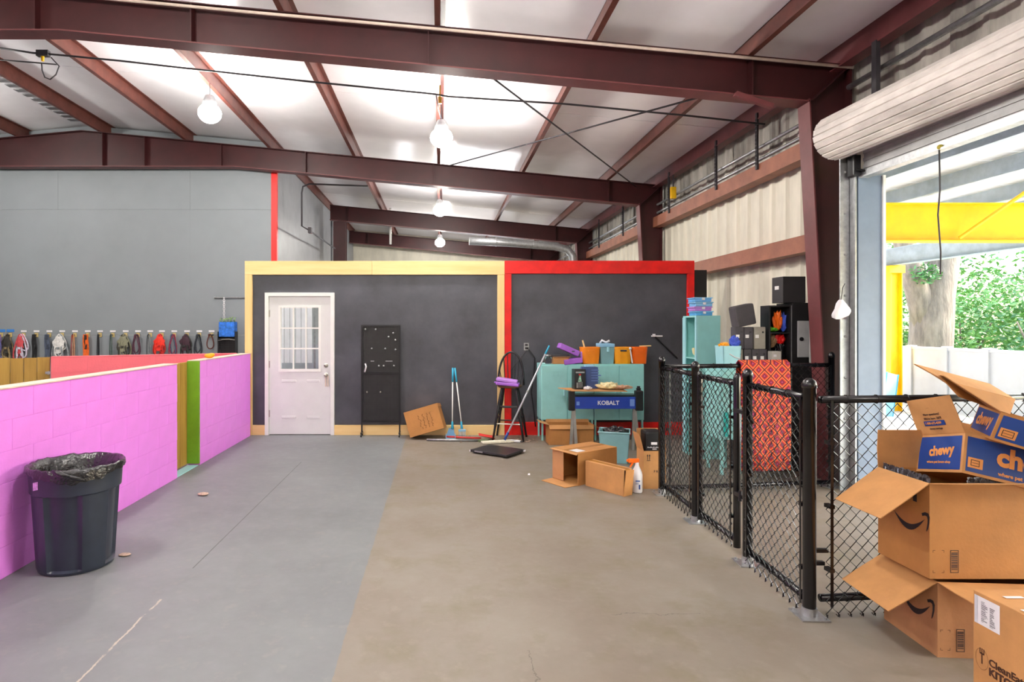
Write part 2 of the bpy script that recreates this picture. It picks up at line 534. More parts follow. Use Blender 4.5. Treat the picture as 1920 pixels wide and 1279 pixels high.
# local x runs along +Y of the scene, local y towards -X
blk = block_mesh('block', M_PURPLE); blk.parent = wl
half = block_mesh('block', M_PURPLE, BL / 2 - .006); half.parent = wl
first = {'b': True, 'h': True}
def put(src, key, x, z):
    if first[key]:
        src.location = (x, 0, z); first[key] = False
    else:
        inst(src, wl, (x, 0, z))
def run(y0, y1):
    for r in range(6):
        x = y0
        if r % 2:
            put(half, 'h', x, r * BH); x += BL / 2
        while x + BL <= y1 + .01:
            put(blk, 'b', x, r * BH); x += BL
        if x + BL / 2 <= y1 + .02:
            put(half, 'h', x, r * BH)
ya = 6.3 - 21 * BL
run(ya, 6.3)
run(6.9, 6.9 + 4.5 * BL)
def core(p, y0, y1, m):
    return MB().box((-2.77 - TW + .004, y0 + .004, 0), (-2.77 - .004, y1 - .004, 1.198)).build('mortar_core', m, p)
core(wl, ya, 6.3, M_PURPLE); core(wl, 6.9, 8.74, M_PURPLE)
MB().box((-2.77 - TW - .006, ya, 1.2), (-2.77 + .006, 6.3, 1.208)).build('wall_cap', M_CAP, wl)
MB().box((-2.77 - TW - .006, 6.9, 1.2), (-2.77 + .006, 8.74, 1.208)).build('wall_cap', M_CAP, wl)
tag(MB().box((-2.77 - TW, 6.87, .02), (-2.772, 6.898, 1.2)).build('end_board', M_GREEN, wl), 'green painted end board')
g = thing('wood_gate', 'narrow wooden gate closing the gap in the orchid block wall', 'gate', (-2.9, 6.6, 0))
for a, b in ((6.31, 6.5), (6.505, 6.69), (6.695, 6.86)):
    MB().box((-2.93, a, .02), (-2.905, b, 1.19), bev=.003).build('board', M_GATEW, g)
for z in (.25, .9):
    MB().box((-2.955, 6.31, z), (-2.931, 6.86, z + .09)).build('rail', M_GATEW, g)
tag(MB().box((-2.9, 6.3, 0), (-2.78, 6.87, .006)).build('trim_1', M_AQUA), 'aqua painted threshold in the gap of the orchid wall', kind='structure')

# coral block wall behind it
ang = math.atan2(-(8.72 - 7.72), (-2.93 + 5.03))
wc = thing('wall_coral', 'low coral red painted block wall behind the orchid wall', None, loc=(-5.03, 7.72, 0), rot=(0, 0, -ang), kind='structure')
Lc = math.hypot(2.1, 1.0)
cb = block_mesh('block', M_CORAL); cb.parent = wc; ch = block_mesh('block', M_CORAL, BL / 2 - .006); ch.parent = wc
fb = fh = True
for r in range(6):
    x = 0
    if r % 2 == 0:
        if fh: ch.location = (0, 0, r * BH); fh = False
        else: inst(ch, wc, (0, 0, r * BH))
        x = BL / 2
    while x + BL <= Lc + .02:
        if fb: cb.location = (x, 0, r * BH); fb = False
        else: inst(cb, wc, (x, 0, r * BH))
        x += BL
MB().box((.004, .004, 0), (Lc - .05, TW - .004, 1.198)).build('mortar_core', M_CORAL, wc, world=False)
MB().box((0, -.005, 1.2), (Lc - .03, TW + .005, 1.207)).build('wall_cap', M_CORAL, wc, world=False)
gt = thing('plank_gate', 'weathered upright plank gate at the left end of the coral wall', 'gate', (-5.05, 7.71, 0), (0, 0, -ang))
for i in range(9):
    MB().box((.012 - (i + 1) * .142, .03, .04), (.012 - i * .142 - .005, .055, 1.2 - .004 * (i % 3)), bev=.003).build('plank', M_GATEW, gt, world=False)
for z in (.3, .92):
    MB().box((-1.26, .056, z), (0, .085, z + .09)).build('rail', M_GATEW, gt, world=False)
MB().box((-.04, .012, .985), (.03, .028, 1.015)).cyl((0, .015, 1.0), (0, -.02, 1.0), .022).build('latch', M_GALV, gt, world=False)

# ---- partition with chalkboard panels, timber frame, door
YP = 8.82
wp = thing('wall_middle', 'black chalkboard partition framed in bare pine on the left and red boards on the right', None, kind='structure')
def bx(a, b, z0, z1, y0, y1, name, m, par, bev=0):
    return MB().box((a, y0, z0), (b, y1, z1), bev=bev).build(name, m, par)
XD0, XD1 = -2.575, -1.555        # door frame outside
bx(-2.8, XD0, .0, 2.5, YP, YP + .02, 'chalkboard_panel', M_BLACKWALL, wp)
bx(XD0, XD1, 2.09, 2.5, YP, YP + .02, 'chalkboard_panel', M_BLACKWALL, wp)
bx(XD1, -.3453, .0, 2.5, YP, YP + .02, 'chalkboard_panel', M_BLACKWALL, wp)
bx(-.345, .9, .0, 2.5, YP, YP + .02, 'chalkboard_panel', M_BLACKWALL, wp)
bx(.95, 2.3017, .0, 2.5, YP, YP + .02, 'chalkboard_panel', M_BLACKWALL, wp)
bx(2.302, 3.7, .0, 2.5, YP, YP + .02, 'chalkboard_panel', M_BLACKWALL, wp)
for a, b in ((-2.87, -1.0), (-.997, .95)):
    bx(a, b, 2.36, 2.56, YP - .04, YP + .1, 'frame_board', M_PINE, wp, .003)
for a, b in ((-2.87, -2.765), (.845, .948)):
    bx(a, b, 0, 2.358, YP - .04, YP + .1, 'frame_board', M_PINE_V, wp, .003)
for a, b in ((-2.763, XD0), (XD1, .2), (.203, .843)):
    bx(a, b, 0, .145, YP - .038, YP, 'frame_board', M_PINE, wp, .003)
bx(.952, 3.74, 2.375, 2.565, YP - .042, YP + .1, 'frame_board', M_RED, wp, .003)
bx(.952, 1.05, 0, 2.373, YP - .042, YP + .1, 'frame_board', M_RED, wp, .003)
bx(3.64, 3.74, 0, 2.373, YP - .042, YP + .1, 'frame_board', M_RED, wp, .003)
bx(1.052, 3.638, 0, .19, YP - .038, YP, 'frame_board', M_RED, wp, .003)
bx(-2.87, XD0, 0, 2.5, YP + .1, YP + .13, 'back_panel', M_WHITE, wp); bx(XD1, 3.74, 0, 2.5, YP + .1, YP + .13, 'back_panel', M_WHITE, wp)
bx(XD0, XD1, 2.09, 2.5, YP + .1, YP + .13, 'back_panel', M_WHITE, wp)
tag(bx(3.745, 3.93, 0, 2.43, YP - .02, YP + .12, 'trim_2', mat('black_post', '#141316', .6), None), 'black post at the right end of the partition', kind='structure')

d1 = thing('door_1', 'white half glazed door with nine panes in the chalkboard partition', None, kind='structure')
fw = .055
mb = MB()
mb.box((XD0, YP - .05, 0), (XD0 + fw, YP + .12, 2.095), bev=.004).box((XD1 - fw, YP - .05, 0), (XD1, YP + .12, 2.095), bev=.004).box((XD0 + fw, YP - .05, 2.04), (XD1 - fw, YP + .12, 2.095), bev=.004)
mb.build('door_frame', M_WHITE, d1)
a, b = XD0 + fw + .004, XD1 - fw - .004
gx0, gx1, gz0, gz1 = W(527, 0, YP).x, W(598, 0, YP).x, W(0, 692, YP).z, W(0, 577, YP).z
mb = MB()
y0, y1 = YP - .02, YP + .025
mb.box((a, y0, .012), (gx0 - .02, y1, 2.036)).box((gx1 + .02, y0, .012), (b, y1, 2.036))
mb.box((gx0 - .02, y0, .012), (gx1 + .02, y1, gz0 - .02)).box((gx0 - .02, y0, gz1 + .02), (gx1 + .02, y1, 2.036))
sl_ = mb.build('door_slab', M_DOOR, d1)
mb = MB()
for (u0, u1) in ((gx0 - .03, gx0), (gx1, gx1 + .03)):
    mb.box((u0, y0 - .012, gz0 - .03), (u1, y1, gz1 + .03))
mb.box((gx0, y0 - .012, gz1), (gx1, y1, gz1 + .03)).box((gx0 - .03, y0 - .016, gz0 - .04), (gx1 + .03, y1, gz0))
pw, ph = (gx1 - gx0) / 3, (gz1 - gz0) / 3
for i in (1, 2):
    mb.box((gx0 + i * pw - .01, y0 - .006, gz0), (gx0 + i * pw + .01, y1 - .01, gz1))
    mb.box((gx0, y0 - .0058, gz0 + i * ph - .01), (gx1, y1 - .0102, gz0 + i * ph + .01))
mb.build('glazing_frame', M_WHITE, d1)
for i in range(3):
    for j in range(3):
        MB().box((gx0 + i * pw + .01, YP - .004, gz0 + j * ph + .01), (gx0 + (i + 1) * pw - .01, YP, gz0 + (j + 1) * ph - .01)).build('pane', M_GLASS, d1)
for (u0, u1) in ((529, 556), (576, 600)):
    for v0, v1 in ((717, 777),):
        p0, p1 = W(u0, v1 + 5, YP), W(u1, v0 - 3, YP)
        for (zz, hh) in ((p1.z, .018), (p0.z, .018)):
            MB().box((p0.x, y0 - .007, zz - hh), (p1.x, y0 + .002, zz + hh), bev=.005).build('panel_moulding', M_DOOR, d1)
for v in (588, 683, 775):
    MB().box((a - .016, y0 - .012, W(0, v, YP).z - .05), (a + .012, y0 + .004, W(0, v, YP).z + .05)).build('hinge', M_CHROME, d1)
hp = W(612, 694, YP)
for dz in (.07, -.07):
    MB().cyl((hp.x, y0 + .002, hp.z + dz), (hp.x, y0 - .018, hp.z + dz), .03, seg=16).ball((hp.x, y0 - .05, hp.z + dz), .026 if dz < 0 else .014).cyl((hp.x, y0 - .018, hp.z + dz), (hp.x, y0 - .045, hp.z + dz), .012).build('door_knob' if dz < 0 else 'deadbolt', M_CHROME, d1, smooth=True)
for ox in (-.012, .02):
    MB().box((hp.x + ox, y0 - .03, hp.z - .24), (hp.x + ox + .02, y0 - .022, hp.z - .08)).build('hanging_strap', M_CAP, d1)
# white shapes added behind the door to stand for reflections in its panes
f = thing('pane_reflection_block', 'white rounded block added to stand for the reflection in the right panes of the door', 'stand_in', (-1.55, 10.0, 0))
MB().box((-1.95, 9.7, 0), (-1.2, 10.3, 1.05), bev=.05).build('body', M_WHITE, f)
MB().box((-1.97, 9.68, 1.05), (-1.18, 10.32, 1.13), bev=.03).build('lid', M_WHITE, f)
c_ = thing('pane_reflection_strips', 'pale hanging strips added to stand for the reflection in the left panes of the door', 'curtain', (-2.55, 10.6, 2.2))
for i in range(6):
    MB().box((-2.86 + i * .1, 10.6 + .004 * (i % 2), .95), (-2.77 + i * .1, 10.606 + .004 * (i % 2), 2.2)).build('strip', M_PAPER, c_)
MB().box((-2.9, 10.58, 2.2), (-2.2, 10.63, 2.26)).build('rail', M_GALV, c_)
for i in (0, 1):
    MB().box((-2.9 + i * .66, 10.59, 0), (-2.86 + i * .66, 10.62, 2.2)).build('stand_post', M_GALV, c_)

# ---- steel portal frames
RB = lambda X: (4.27 - .095 * X) if X > -3.9 else (4.64 if X > -9.7 else 4.64 - .09 * (-9.7 - X))
RT = lambda X: ceil_z(X) - .206
def frame_at(Y, label, left=XL):
    t = thing('roof_portal', label, 'steel frame', (0, Y, 0))
    xs = [4.2, 3.78, 2, 0, -2, -3.9, -5.3, -6.8, -8.3, -9.7, -12, -15]
    xs = [x for x in xs if x > left + .05] + [left]
    top = [(x, Y - .006, RT(x)) for x in xs]
    bot = [(x, Y - .006, RB(x)) for x in xs[1:]]
    P_ = [[tp, (tp[0], tp[1], RB(tp[0]) if i else RB(3.78))] for i, tp in enumerate(top)]
    mb = MB(); 
    for (p, q), (r_, s_) in zip(P_, P_[1:]):
        mb.prism([p, r_, s_, q], (0, .012, 0))
    mb.build('rafter_web', M_STEEL, t)
    mb = MB()
    for a_, b_ in zip(top, top[1:]):
        mb.prism([(a_[0], Y - .095, a_[2]), (b_[0], Y - .095, b_[2]), (b_[0], Y - .095, b_[2] - .012), (a_[0], Y - .095, a_[2] - .012)], (0, .19, 0))
    mb.build('top_flange', M_STEEL, t)
    mb = MB()
    for a_, b_ in zip(bot, bot[1:]):
        mb.prism([(a_[0], Y - .1, a_[2]), (b_[0], Y - .1, b_[2]), (b_[0], Y - .1, b_[2] - .014), (a_[0], Y - .1, a_[2] - .014)], (0, .2, 0))
    mb.build('bottom_flange', M_STEEL_L, t)
    # right column, tapered
    MB().prism([(3.78, Y - .006, RB(3.78)), (4.2, Y - .006, RB(3.78)), (4.2, Y - .006, 0), (3.99, Y - .006, 0)], (0, .012, 0)).build('column_web', M_STEEL, t)
    MB().prism([(3.77, Y - .1, RB(3.78) + .02), (3.784, Y - .1, RB(3.78) + .02), (3.994, Y - .1, 0), (3.98, Y - .1, 0)], (0, .2, 0)).build('inner_flange', M_STEEL_L, t)
    MB().box((4.195, Y - .1, 0), (4.21, Y + .1, RT(4.2))).build('outer_flange', M_STEEL, t)
    MB().prism([(3.8, Y - .09, RB(3.78)), (3.815, Y - .09, RB(3.78)), (4.19, Y - .09, RT(4.19) - .02), (4.175, Y - .09, RT(4.19) - .02)], (0, .18, 0)).build('knee_stiffener', M_STEEL, t)
    for x in [q for q in (-6.4, -5.6, -4.15, -2.55, -.12, 3.2) if q > left]:
        MB().box((x - .006, Y - .09, RB(x) + .001), (x + .006, Y + .09, RT(x) - .013)).build('stiffener', M_STEEL, t)
    return t
B5 = 5.2
pf = frame_at(6.2, 'nearest dark red steel roof frame with tapered column beside the roll up door')
MB().slab([W(1380, 172, 6.08), W(1450, 196, 6.08), W(1446, 204, 6.08), W(1376, 180, 6.08)], .05).build('flange_brace', M_STEEL_L, pf)
frame_at(6.2 + B5, 'second dark red steel roof frame crossing in front of the grey wall')
frame_at(6.2 + 2 * B5, 'third dark red steel roof frame beyond the chalkboard partition', left=-3.05)
frame_at(6.2 + 3 * B5 - .6, 'farthest dark red steel roof frame deep behind the partition', left=-3.3)
frame_at(6.2 - B5, 'dark red steel roof frame above the camera')
t = thing('steel_post', 'dark red steel post at the end of the grey side wall', 'post', (-2.75, 16.6, 0))
MB().box((-2.95, 16.5, 0), (-2.6, 16.52, 4.5)).box((-2.95, 16.68, 0), (-2.6, 16.7, 4.5)).build('flange', M_STEEL, t)
MB().box((-2.785, 16.52, 0), (-2.765, 16.68, 4.5)).build('web', M_STEEL, t)
# ================================================================== LAMPS, WIRES
def lamp(loc, label, drop):
    t = thing('pendant_lamp', label, 'lamp', loc, group='bare bulb pendant lamps under the roof')
    x, y, z = loc
    MB().ball((0, 0, 0), .155, 24, (1, 1, .85)).build('bulb', M_BULB, t, True, world=False)
    MB().lathe([(.03, .25), (.06, .24), (.09, .17), (.1, .1), (.09, .095), (.0, .1)], 20).build('socket_cap', M_GALV, t, True, world=False)
    MB().cyl((0, 0, .24), (0, 0, drop), .006, seg=6).build('hanger', M_DARK, t, world=False)
    return t
lamps = [(-3.2, 8.3, 4.56, 'glaring pendant lamp on the left, over the orchid wall'), (0.02, 8.3, 4.22, 'glaring pendant lamp in front of the partition'),
         (0.0, 13.5, 4.22, 'small lit pendant lamp beyond the second roof frame'), (0.0, 18.7, 4.22, 'smallest lit pendant lamp just above the partition top'),
         (-3.2, 3.1, 4.56, 'pendant lamp above the camera on the left'), (0.0, 3.1, 4.22, 'pendant lamp above the camera'),
         (-8.2, 8.3, 4.6, 'pendant lamp far out on the left'), (-8.2, 3.1, 4.6, 'pendant lamp on the left, nearer the camera'), (0, -2.2, 4.22, 'pendant lamp behind the camera'), (-4.8, -2.2, 4.6, 'pendant lamp behind the camera on the left')]
for (x, y, z, lb) in lamps:
    lamp((x, y, z), lb, ceil_z(x) - .2 - z)

def wire(name, label, pts, r, m, cat='wire', seg=6):
    t = MB().tube(pts, r, seg).build(name, m, smooth=True)
    return tag(t, label, cat)
yw = 7.5
pts = []
for (px, py) in ((0, 90), (60, 99), (110, 103), (225, 114), (340, 127), (580, 153), (810, 176), (840, 181), (1060, 195), (1290, 217), (1434, 233)):
    pts.append(W(px, py, yw))
wire('conduit_line', 'dark conduit strung across the roof under the purlins with junction boxes', pts, .012, M_DARK, 'conduit')
wire('light_cord', 'thin cord running to the left under the roof', [W(-30, 110, yw + .1), W(60, 117, yw + .1), W(106, 121, yw + .1)], .009, M_DARK, 'cord')
lp = [W(78, 118, yw), W(79, 132, yw), W(84, 145, yw), W(94, 149, yw), (W(105, 140, yw)), W(111, 124, yw), W(96, 108, yw)]
t = thing('hanging_plug', 'yellow plug hanging on a looped cord at the left of the roof', 'plug', W(80, 100, yw))
MB().tube(lp, .008, 6).build('cord', M_DARK, t, True)
p = W(80, 108, yw); MB().cyl(p + Vector((0, 0, .03)), p - Vector((0, 0, .045)), .022, .016).build('plug_body', M_YELLOW, t)
MB().box(W(70, 103, yw) - Vector((0, .03, .02)), W(92, 95, yw) + Vector((0, .03, 0))).build('junction_box', M_DARK, t)
wire('lamp_cord', 'short cord slanting down to the middle pendant lamp', [W(818, 180, yw), W(822, 205, yw + .3), (0.0, 8.2, 4.5), (0.02, 8.3, 4.44)], .008, M_DARK, 'cord')
p = W(825, 190, yw)
tag(MB().cyl(p + Vector((0, 0, .05)), p - Vector((0, 0, .03)), .025, .02).cyl(p + Vector((0, 0, .05)), p + Vector((0, 0, .2)), .01).build('cord_connector', mat('brass_yellow', '#b98a25', .4)), 'amber cord connector hanging over the middle lamp', 'plug')
wire('brace_rod', 'thin roof brace rod falling from the near frame to the far right corner', [(.45, 6.3, 4.3), (3.73, 11.35, 4.25)], .011, M_DARK, 'brace rod')
wire('brace_rod', 'thin roof brace rod rising from the second frame to the near right', [(.15, 11.35, 4.65), (2.97, 6.3, 4.08)], .011, M_DARK, 'brace rod')
wire('white_conduit', 'long white conduit along the top of the nearest roof frame', [(-4.6, 6.07, ceil_z(-4.6) - .27), (-2, 6.07, ceil_z(-2) - .27), (0, 6.07, ceil_z(0) - .26), (4.2, 6.07, ceil_z(4.2) - .25)], .016, M_CAP, 'conduit', 8)
# foil duct beyond the partition
t = thing('foil_duct', 'silver foil duct bending down behind the red part of the partition', 'duct', W(1060, 470, 15))
MB().tube([W(880, 452, 15), W(950, 455, 15), W(1040, 462, 15), W(1064, 468, 15), W(1074, 480, 15), W(1076, 520, 15), (W(1076, 520, 15).x, 15, .02)], .1, 12).build('duct_pipe', M_GALV, t, True)
for (px, py) in ((930, 454), (1000, 458)):
    p = W(px, py, 15); MB().tube([p + Vector((0, .11 * math.cos(a), .11 * math.sin(a))) for a in [q * PI / 8 for q in range(16)]], .008, 5, True).build('duct_band', M_GALV, t)
wire('white_pipe', 'white pipe drop beyond the third roof frame', [(W(732, 0, 17.3).x, 17.3, ceil_z(-1.4)), W(732, 458, 17.3)], .035, M_WHITE, 'pipe', 8)
# conduit on the grey side wall
wire('wall_conduit', 'black conduit bent down the grey side wall', [W(690, 349, 12.3), W(580, 345, 12.3), W(568, 350, 12.4), W(566, 362, 12.4), W(566, 424, 12.4), W(580, 432, 12.7), W(628, 466, 16.2)], .018, M_DARK, 'conduit', 6)
p = W(581, 432, 12.65); tag(MB().box(p - Vector((.03, .06, .06)), p + Vector((.04, .06, .06)), bev=.008).build('junction_box', M_DARK), 'small dark box on the conduit of the grey side wall', 'electrical box')
p = Vector((4.06, 10.4, 3.93)); t = thing('yellow_reel', 'yellow strap hanging in the upper right corner by the second frame', 'strap', p)
MB().box((-.05, -.03, -.11), (.05, .03, .1), bev=.02).build('strap_body', M_YELLOW, t, world=False)
MB().cyl((0, 0, .1), (0, 0, .32), .01).build('hook', M_DARK, t, world=False)

tag(MB().box((-22, YF, -.15), (9.3, 45, -.004)).build('ground_yard', M_CONCOUT), kind='structure')
# ================================================================== ROLL UP DOOR, OUTSIDE
t = thing('roll_up_door', 'rolled up pale ribbed steel door over the wide opening on the right', 'roll up door', (3.9, 3.6, 3.44))
A = Vector((3.838, 5.82, 3.433)); Bp = Vector((4.0, 3.6, 3.465)); D = (Bp - A); Bq = A + D * 1.95
r0 = .215
ax = D.normalized(); e1 = ax.cross(Vector((0, 0, 1))).normalized(); e2 = e1.cross(ax).normalized()
P_ = []
n = 20
for k in range(n):
    for q, rr in ((0, r0), (.1, r0 - .012), (.2, r0), (.96, r0 + .004)):
        a = 2 * PI * (k + q) / n
        o_ = e1 * math.cos(a) * rr + e2 * math.sin(a) * rr
        P_.append([A + o_, Bq + o_])
MB().grid(P_, True).build('rolled_curtain', M_DOORCURT, t, normals=True)
MB().cyl(A - ax * .01, A + ax * .004, r0 - .01, seg=40).cyl(A + Vector((0, .0, 0)), A + Vector((0, .13, 0)), .03).build('end_plate', M_DARK, t)
mb = MB()
mb.box((4.06, 1.45, 3.09), (4.08, 5.72, 3.3))
for q in range(3):
    mb.box((4.05, 1.45, 3.11 + q * .07), (4.065, 5.72, 3.14 + q * .07))
mb.build('curtain', M_DOORGREY, t)
MB().box((4.03, 1.45, 3.02), (4.1, 5.72, 3.09)).box((4.01, 1.45, 3.02), (4.03, 5.72, 3.035)).build('bottom_bar', M_GALV, t)
mb = MB().box((3.9, 5.82, .0), (3.985, 5.835, 3.3)).box((3.99, 5.74, 0), (4.005, 5.85, 3.3))
for q in range(8):
    mb.ball((3.945, 5.815, .3 + q * .4), .012, 6)
mb.build('track', M_GALV, t)
MB().box((3.95, 5.7, 3.04), (4.02, 5.8, 3.24), bev=.01).cyl((3.97, 5.7, 3.1), (4.06, 5.66, 3.07), .012).build('latch', M_BLACK, t)
x_, y_ = 4.02, 4.81
MB().tube([(x_, y_, 3.03), (x_ + .006, y_, 2.7), (x_ - .01, y_, 2.5), (x_ + .012, y_, 2.2), (x_ + .01, y_, 2.02)], .006, 6).build('pull_cord', M_DARK, t, True)
MB().ball((x_, y_ - .01, 3.04), .022, 8).build('cord_knot', mat('knot_yellow', '#a89a3a', .7), t)
tag(MB().box((4.02, 5.74, 0), (4.25, 5.94, 3.05), bev=.006).build('door_2', M_BLUEGREY), 'blue grey steel jamb of the roll up door', kind='structure')
tag(MB().box((4.245, 5.72, 0), (4.27, 5.76, 3.05)).build('trim_3', M_WHITE), 'white edge strip of the door jamb', kind='structure')
t = thing('plastic_bag', 'crumpled clear white plastic bag hanging by the door track', 'bag', W(1577, 562, 5.7))
mb = MB()
P_ = []
for i in range(9):
    v = i / 8
    row = []
    for k in range(13):
        a = 2 * PI * k / 12
        rr = (.015 + .055 * math.sin(PI * min(1, v * .62))) * (1 + .22 * math.sin(3 * a + v * 5))
        row.append(W(1577, 562, 5.7) + Vector((rr * math.cos(a) * 1.1, rr * math.sin(a) * .6, -.17 * v - .02 * math.sin(a * 2) * v)))
    P_.append(row)
mb.grid(P_).build('bag_body', M_PAPER, t, True)
MB().tube([W(1577, 562, 5.7), W(1580, 540, 5.75), W(1584, 532, 5.8)], .004, 5).build('tie', M_DARK, t)

# outdoors
tag(MB().box((XW, YB, -.15), (9.3, YF, -.004)).build('ground_slab', M_CONCOUT), 'sunlit pale concrete slab outside the roll up door', kind='structure')
tag(MB().box((9.3, -10, -.2), (45, 45, -.03)).build('ground_lawn', M_GRASS), 'grass beyond the white fence', kind='structure')
cp = thing('canopy', 'grey and yellow steel canopy with white roof sheets outside the door', 'canopy', (8.5, 11.2, 0))
cz = lambda X: 3.36 - .022 * (X - 4.3)
mb = MB()
for k in range(56):
    yy = -4 + k * .32
    mb.prism([(4.35, yy, cz(4.35)), (9.0, yy, cz(9)), (9.0, yy, cz(9) + .03), (4.35, yy, cz(4.35) + .03)], (0, .31, 0))
mb.build('roof_sheets', M_CANOPYR, cp)['kind'] = 'stuff'
for X in (4.75, 5.75, 6.85, 7.8):
    zt = cz(X) - .005
    MB().box((X - .006, -4, zt - .18), (X + .006, 13.8, zt)).box((X - .06, -4, zt - .185), (X + .006, 13.8, zt - .172)).build('purlin', M_CANOPYB, cp)
for Y, z0 in ((7.0, 2.6), (1.2, 2.6), (12.6, 2.72)):
    MB().box((4.32, Y - .01, z0), (8.7, Y + .01, z0 + .42)).box((4.32, Y - .09, z0 - .012), (8.7, Y + .09, z0)).box((4.32, Y - .09, z0 + .42), (8.7, Y + .09, z0 + .432)).build('yellow_beam', M_YELLOW, cp)
MB().cyl((6.0, 6.9, 2.62), (6.52, 6.6, 3.12), .02, seg=8).build('brace', M_YELLOW, cp)
zf = 2.76
MB().box((8.55, -4, zf), (8.565, 13.8, zf + .3)).box((8.49, -4, zf - .012), (8.63, 13.8, zf)).box((8.49, -4, zf + .3), (8.63, 13.8, zf + .312)).build('edge_beam', M_CANOPYB, cp)
for Y in (11.3, 3.0):
    MB().box((8.46, Y - .09, 0), (8.475, Y + .09, 2.6)).box((8.665, Y - .09, 0), (8.68, Y + .09, 2.6)).box((8.475, Y - .006, 0), (8.665, Y + .006, 2.6)).build('yellow_post', M_YELLOW, cp)
    MB().box((8.42, Y - .11, 2.6), (8.72, Y + .11, 2.745), bev=.004).build('post_cap', M_YELLOW, cp)
p0 = W(1663, 705, 10.6); 
t = thing('blue_board', 'light blue board leaning by the yellow canopy post', 'board', (p0.x, 10.6, 0), (R(-8), R(14), 0))
MB().box((-.1, 0, 0), (.1, .02, .78), bev=.004).build('panel', M_LTBLUE, t, world=False)
MB().box((-.11, -.008, -.0), (-.1, .028, .79)).box((.1, -.008, 0), (.11, .028, .79)).build('edge_strip', M_CYAN, t, world=False)
# white vinyl fence running away along the canopy edge
fe = thing('vinyl_fence', 'low white vinyl panel fence behind the yellow canopy post', 'fence', (9.0, 10, 0))
yy = 4.2
k = 0
while yy < 15:
    MB().box((8.98, yy, .06), (9.02, yy + .8, 1.2), bev=.004).build('fence_panel', M_WFENCE, fe)
    MB().box((8.95, yy - .05, 0), (9.05, yy + .05, 1.23), bev=.004).prism([(8.94, yy - .06, 1.23), (9.06, yy - .06, 1.23), (9.06, yy + .06, 1.23), (8.94, yy + .06, 1.23)], (0, 0, .012)).build('fence_post', M_WFENCE, fe)
    MB().box((8.965, yy, 1.17), (9.035, yy + .8, 1.22), bev=.004).build('fence_rail', M_WFENCE, fe)
    yy += .8
# tree with forked trunk
def leaves(bm_, c, rad, n, size, rnd, squash=.8):
    for _ in range(n):
        v = Vector((rnd.gauss(0, 1), rnd.gauss(0, 1), rnd.gauss(0, 1))).normalized() * (rnd.random() ** .45)
        p = Vector(c) + Vector((v.x * rad, v.y * rad, v.z * rad * squash))
        d = Vector((rnd.uniform(-1, 1), rnd.uniform(-1, 1), rnd.uniform(-.6, .6))).normalized() * size * rnd.uniform(.6, 1.3)
        s = d.cross(Vector((rnd.uniform(-1, 1), rnd.uniform(-1, 1), rnd.uniform(-1, 1)))).normalized() * size * .38
        vs = [bm_.verts.new(q) for q in (p - d, p + s, p + d, p - s)]
        bm_.faces.new(vs)
rnd = random.Random(5)
t = thing('tree', 'big forked tree trunk behind the white fence', 'tree', (11.0, 13.4, 0))
mb = MB()
mb.tube([(0, 0, -.1), (0.02, 0, .4), (0, 0, 1.1), (.03, 0, 1.8), (.1, 0, 2.3), (.3, 0, 3.2), (.65, .1, 4.5), (.9, .2, 5.8)], .4, 14, radii=[.55, .44, .4, .4, .36, .3, .24, .15])
mb.tube([(-.05, 0, 1.5), (-.2, 0, 2.1), (-.42, -.05, 2.7), (-.75, -.1, 3.8), (-1.0, -.1, 5.2)], .25, 12, radii=[.3, .25, .22, .2, .12])
mb.build('trunk', M_BARK, t, True, world=False)
mb = MB()
for (c, r_) in (((1.0, .3, 6.6), 2.2), ((-1.3, 0, 6.2), 1.9), ((0, -1, 7.6), 2.2)):
    leaves(mb.bm, c, r_, 1500, .11, rnd)
o = mb.build('foliage', M_LEAF, t, world=False, normals=False); o['kind'] = 'stuff'
mb = MB(); leaves(mb.bm, (-.42, -.35, 2.75), .3, 220, .06, rnd); o = mb.build('sprout', M_LEAF, t, world=False, normals=False); o['kind'] = 'stuff'
def bush(label, loc, blobs, m, n, size, name='bush', cat='bush'):
    t = thing(name, label, cat, loc)
    mb = MB()
    for (c, r_) in blobs:
        leaves(mb.bm, c, r_, n, size, rnd)
    mb.build('foliage', m, t, world=False, normals=False)['kind'] = 'stuff'
    mb = MB()
    for k in range(5):
        a = k * 1.3
        mb.tube([(0, 0, -.05), (.25 * math.cos(a), .25 * math.sin(a), .7), (.6 * math.cos(a), .6 * math.sin(a), 1.7)], .04, 6, radii=[.05, .035, .015])
    mb.build('stem', M_BARK, t, world=False)
bush('pale green bush just right of the big trunk', (14.0, 16.0, 0), [((0, 0, 1.3), 1.5), ((.9, -.6, 2.0), 1.3), ((-.9, .5, 1.0), 1.0)], M_LEAF2, 1700, .085)
bush('tall green bush at the right edge of the opening', (14.2, 13.2, 0), [((0, 0, 1.4), 1.5), ((.3, -.5, 2.6), 1.3), ((1.2, -.9, 1.3), 1.3)], M_LEAF, 1700, .085)
bush('dark green shrub low behind the white fence', (12.4, 12.0, 0), [((0, 0, .8), .9), ((.7, -.6, 1.2), .9)], M_LEAF, 1500, .07)
bush('green bush left of the big trunk', (13.2, 19.5, 0), [((0, 0, 1.8), 2.0), ((-1.2, 0, 2.6), 1.6)], M_LEAF, 1700, .1)
bush('pale tall thicket far behind the fence', (18.5, 19.0, 0), [((0, 0, 2.0), 2.6), ((2, -1.5, 3.0), 2.4), ((-2, 1.5, 3.2), 2.2)], M_LEAF2, 2200, .12)
bush('green thicket far behind on the right', (20, 14.0, 0), [((0, 0, 1.8), 2.4), ((1, -2, 2.6), 2.2), ((0, -4, 2.0), 2.2)], M_LEAF, 1700, .12)
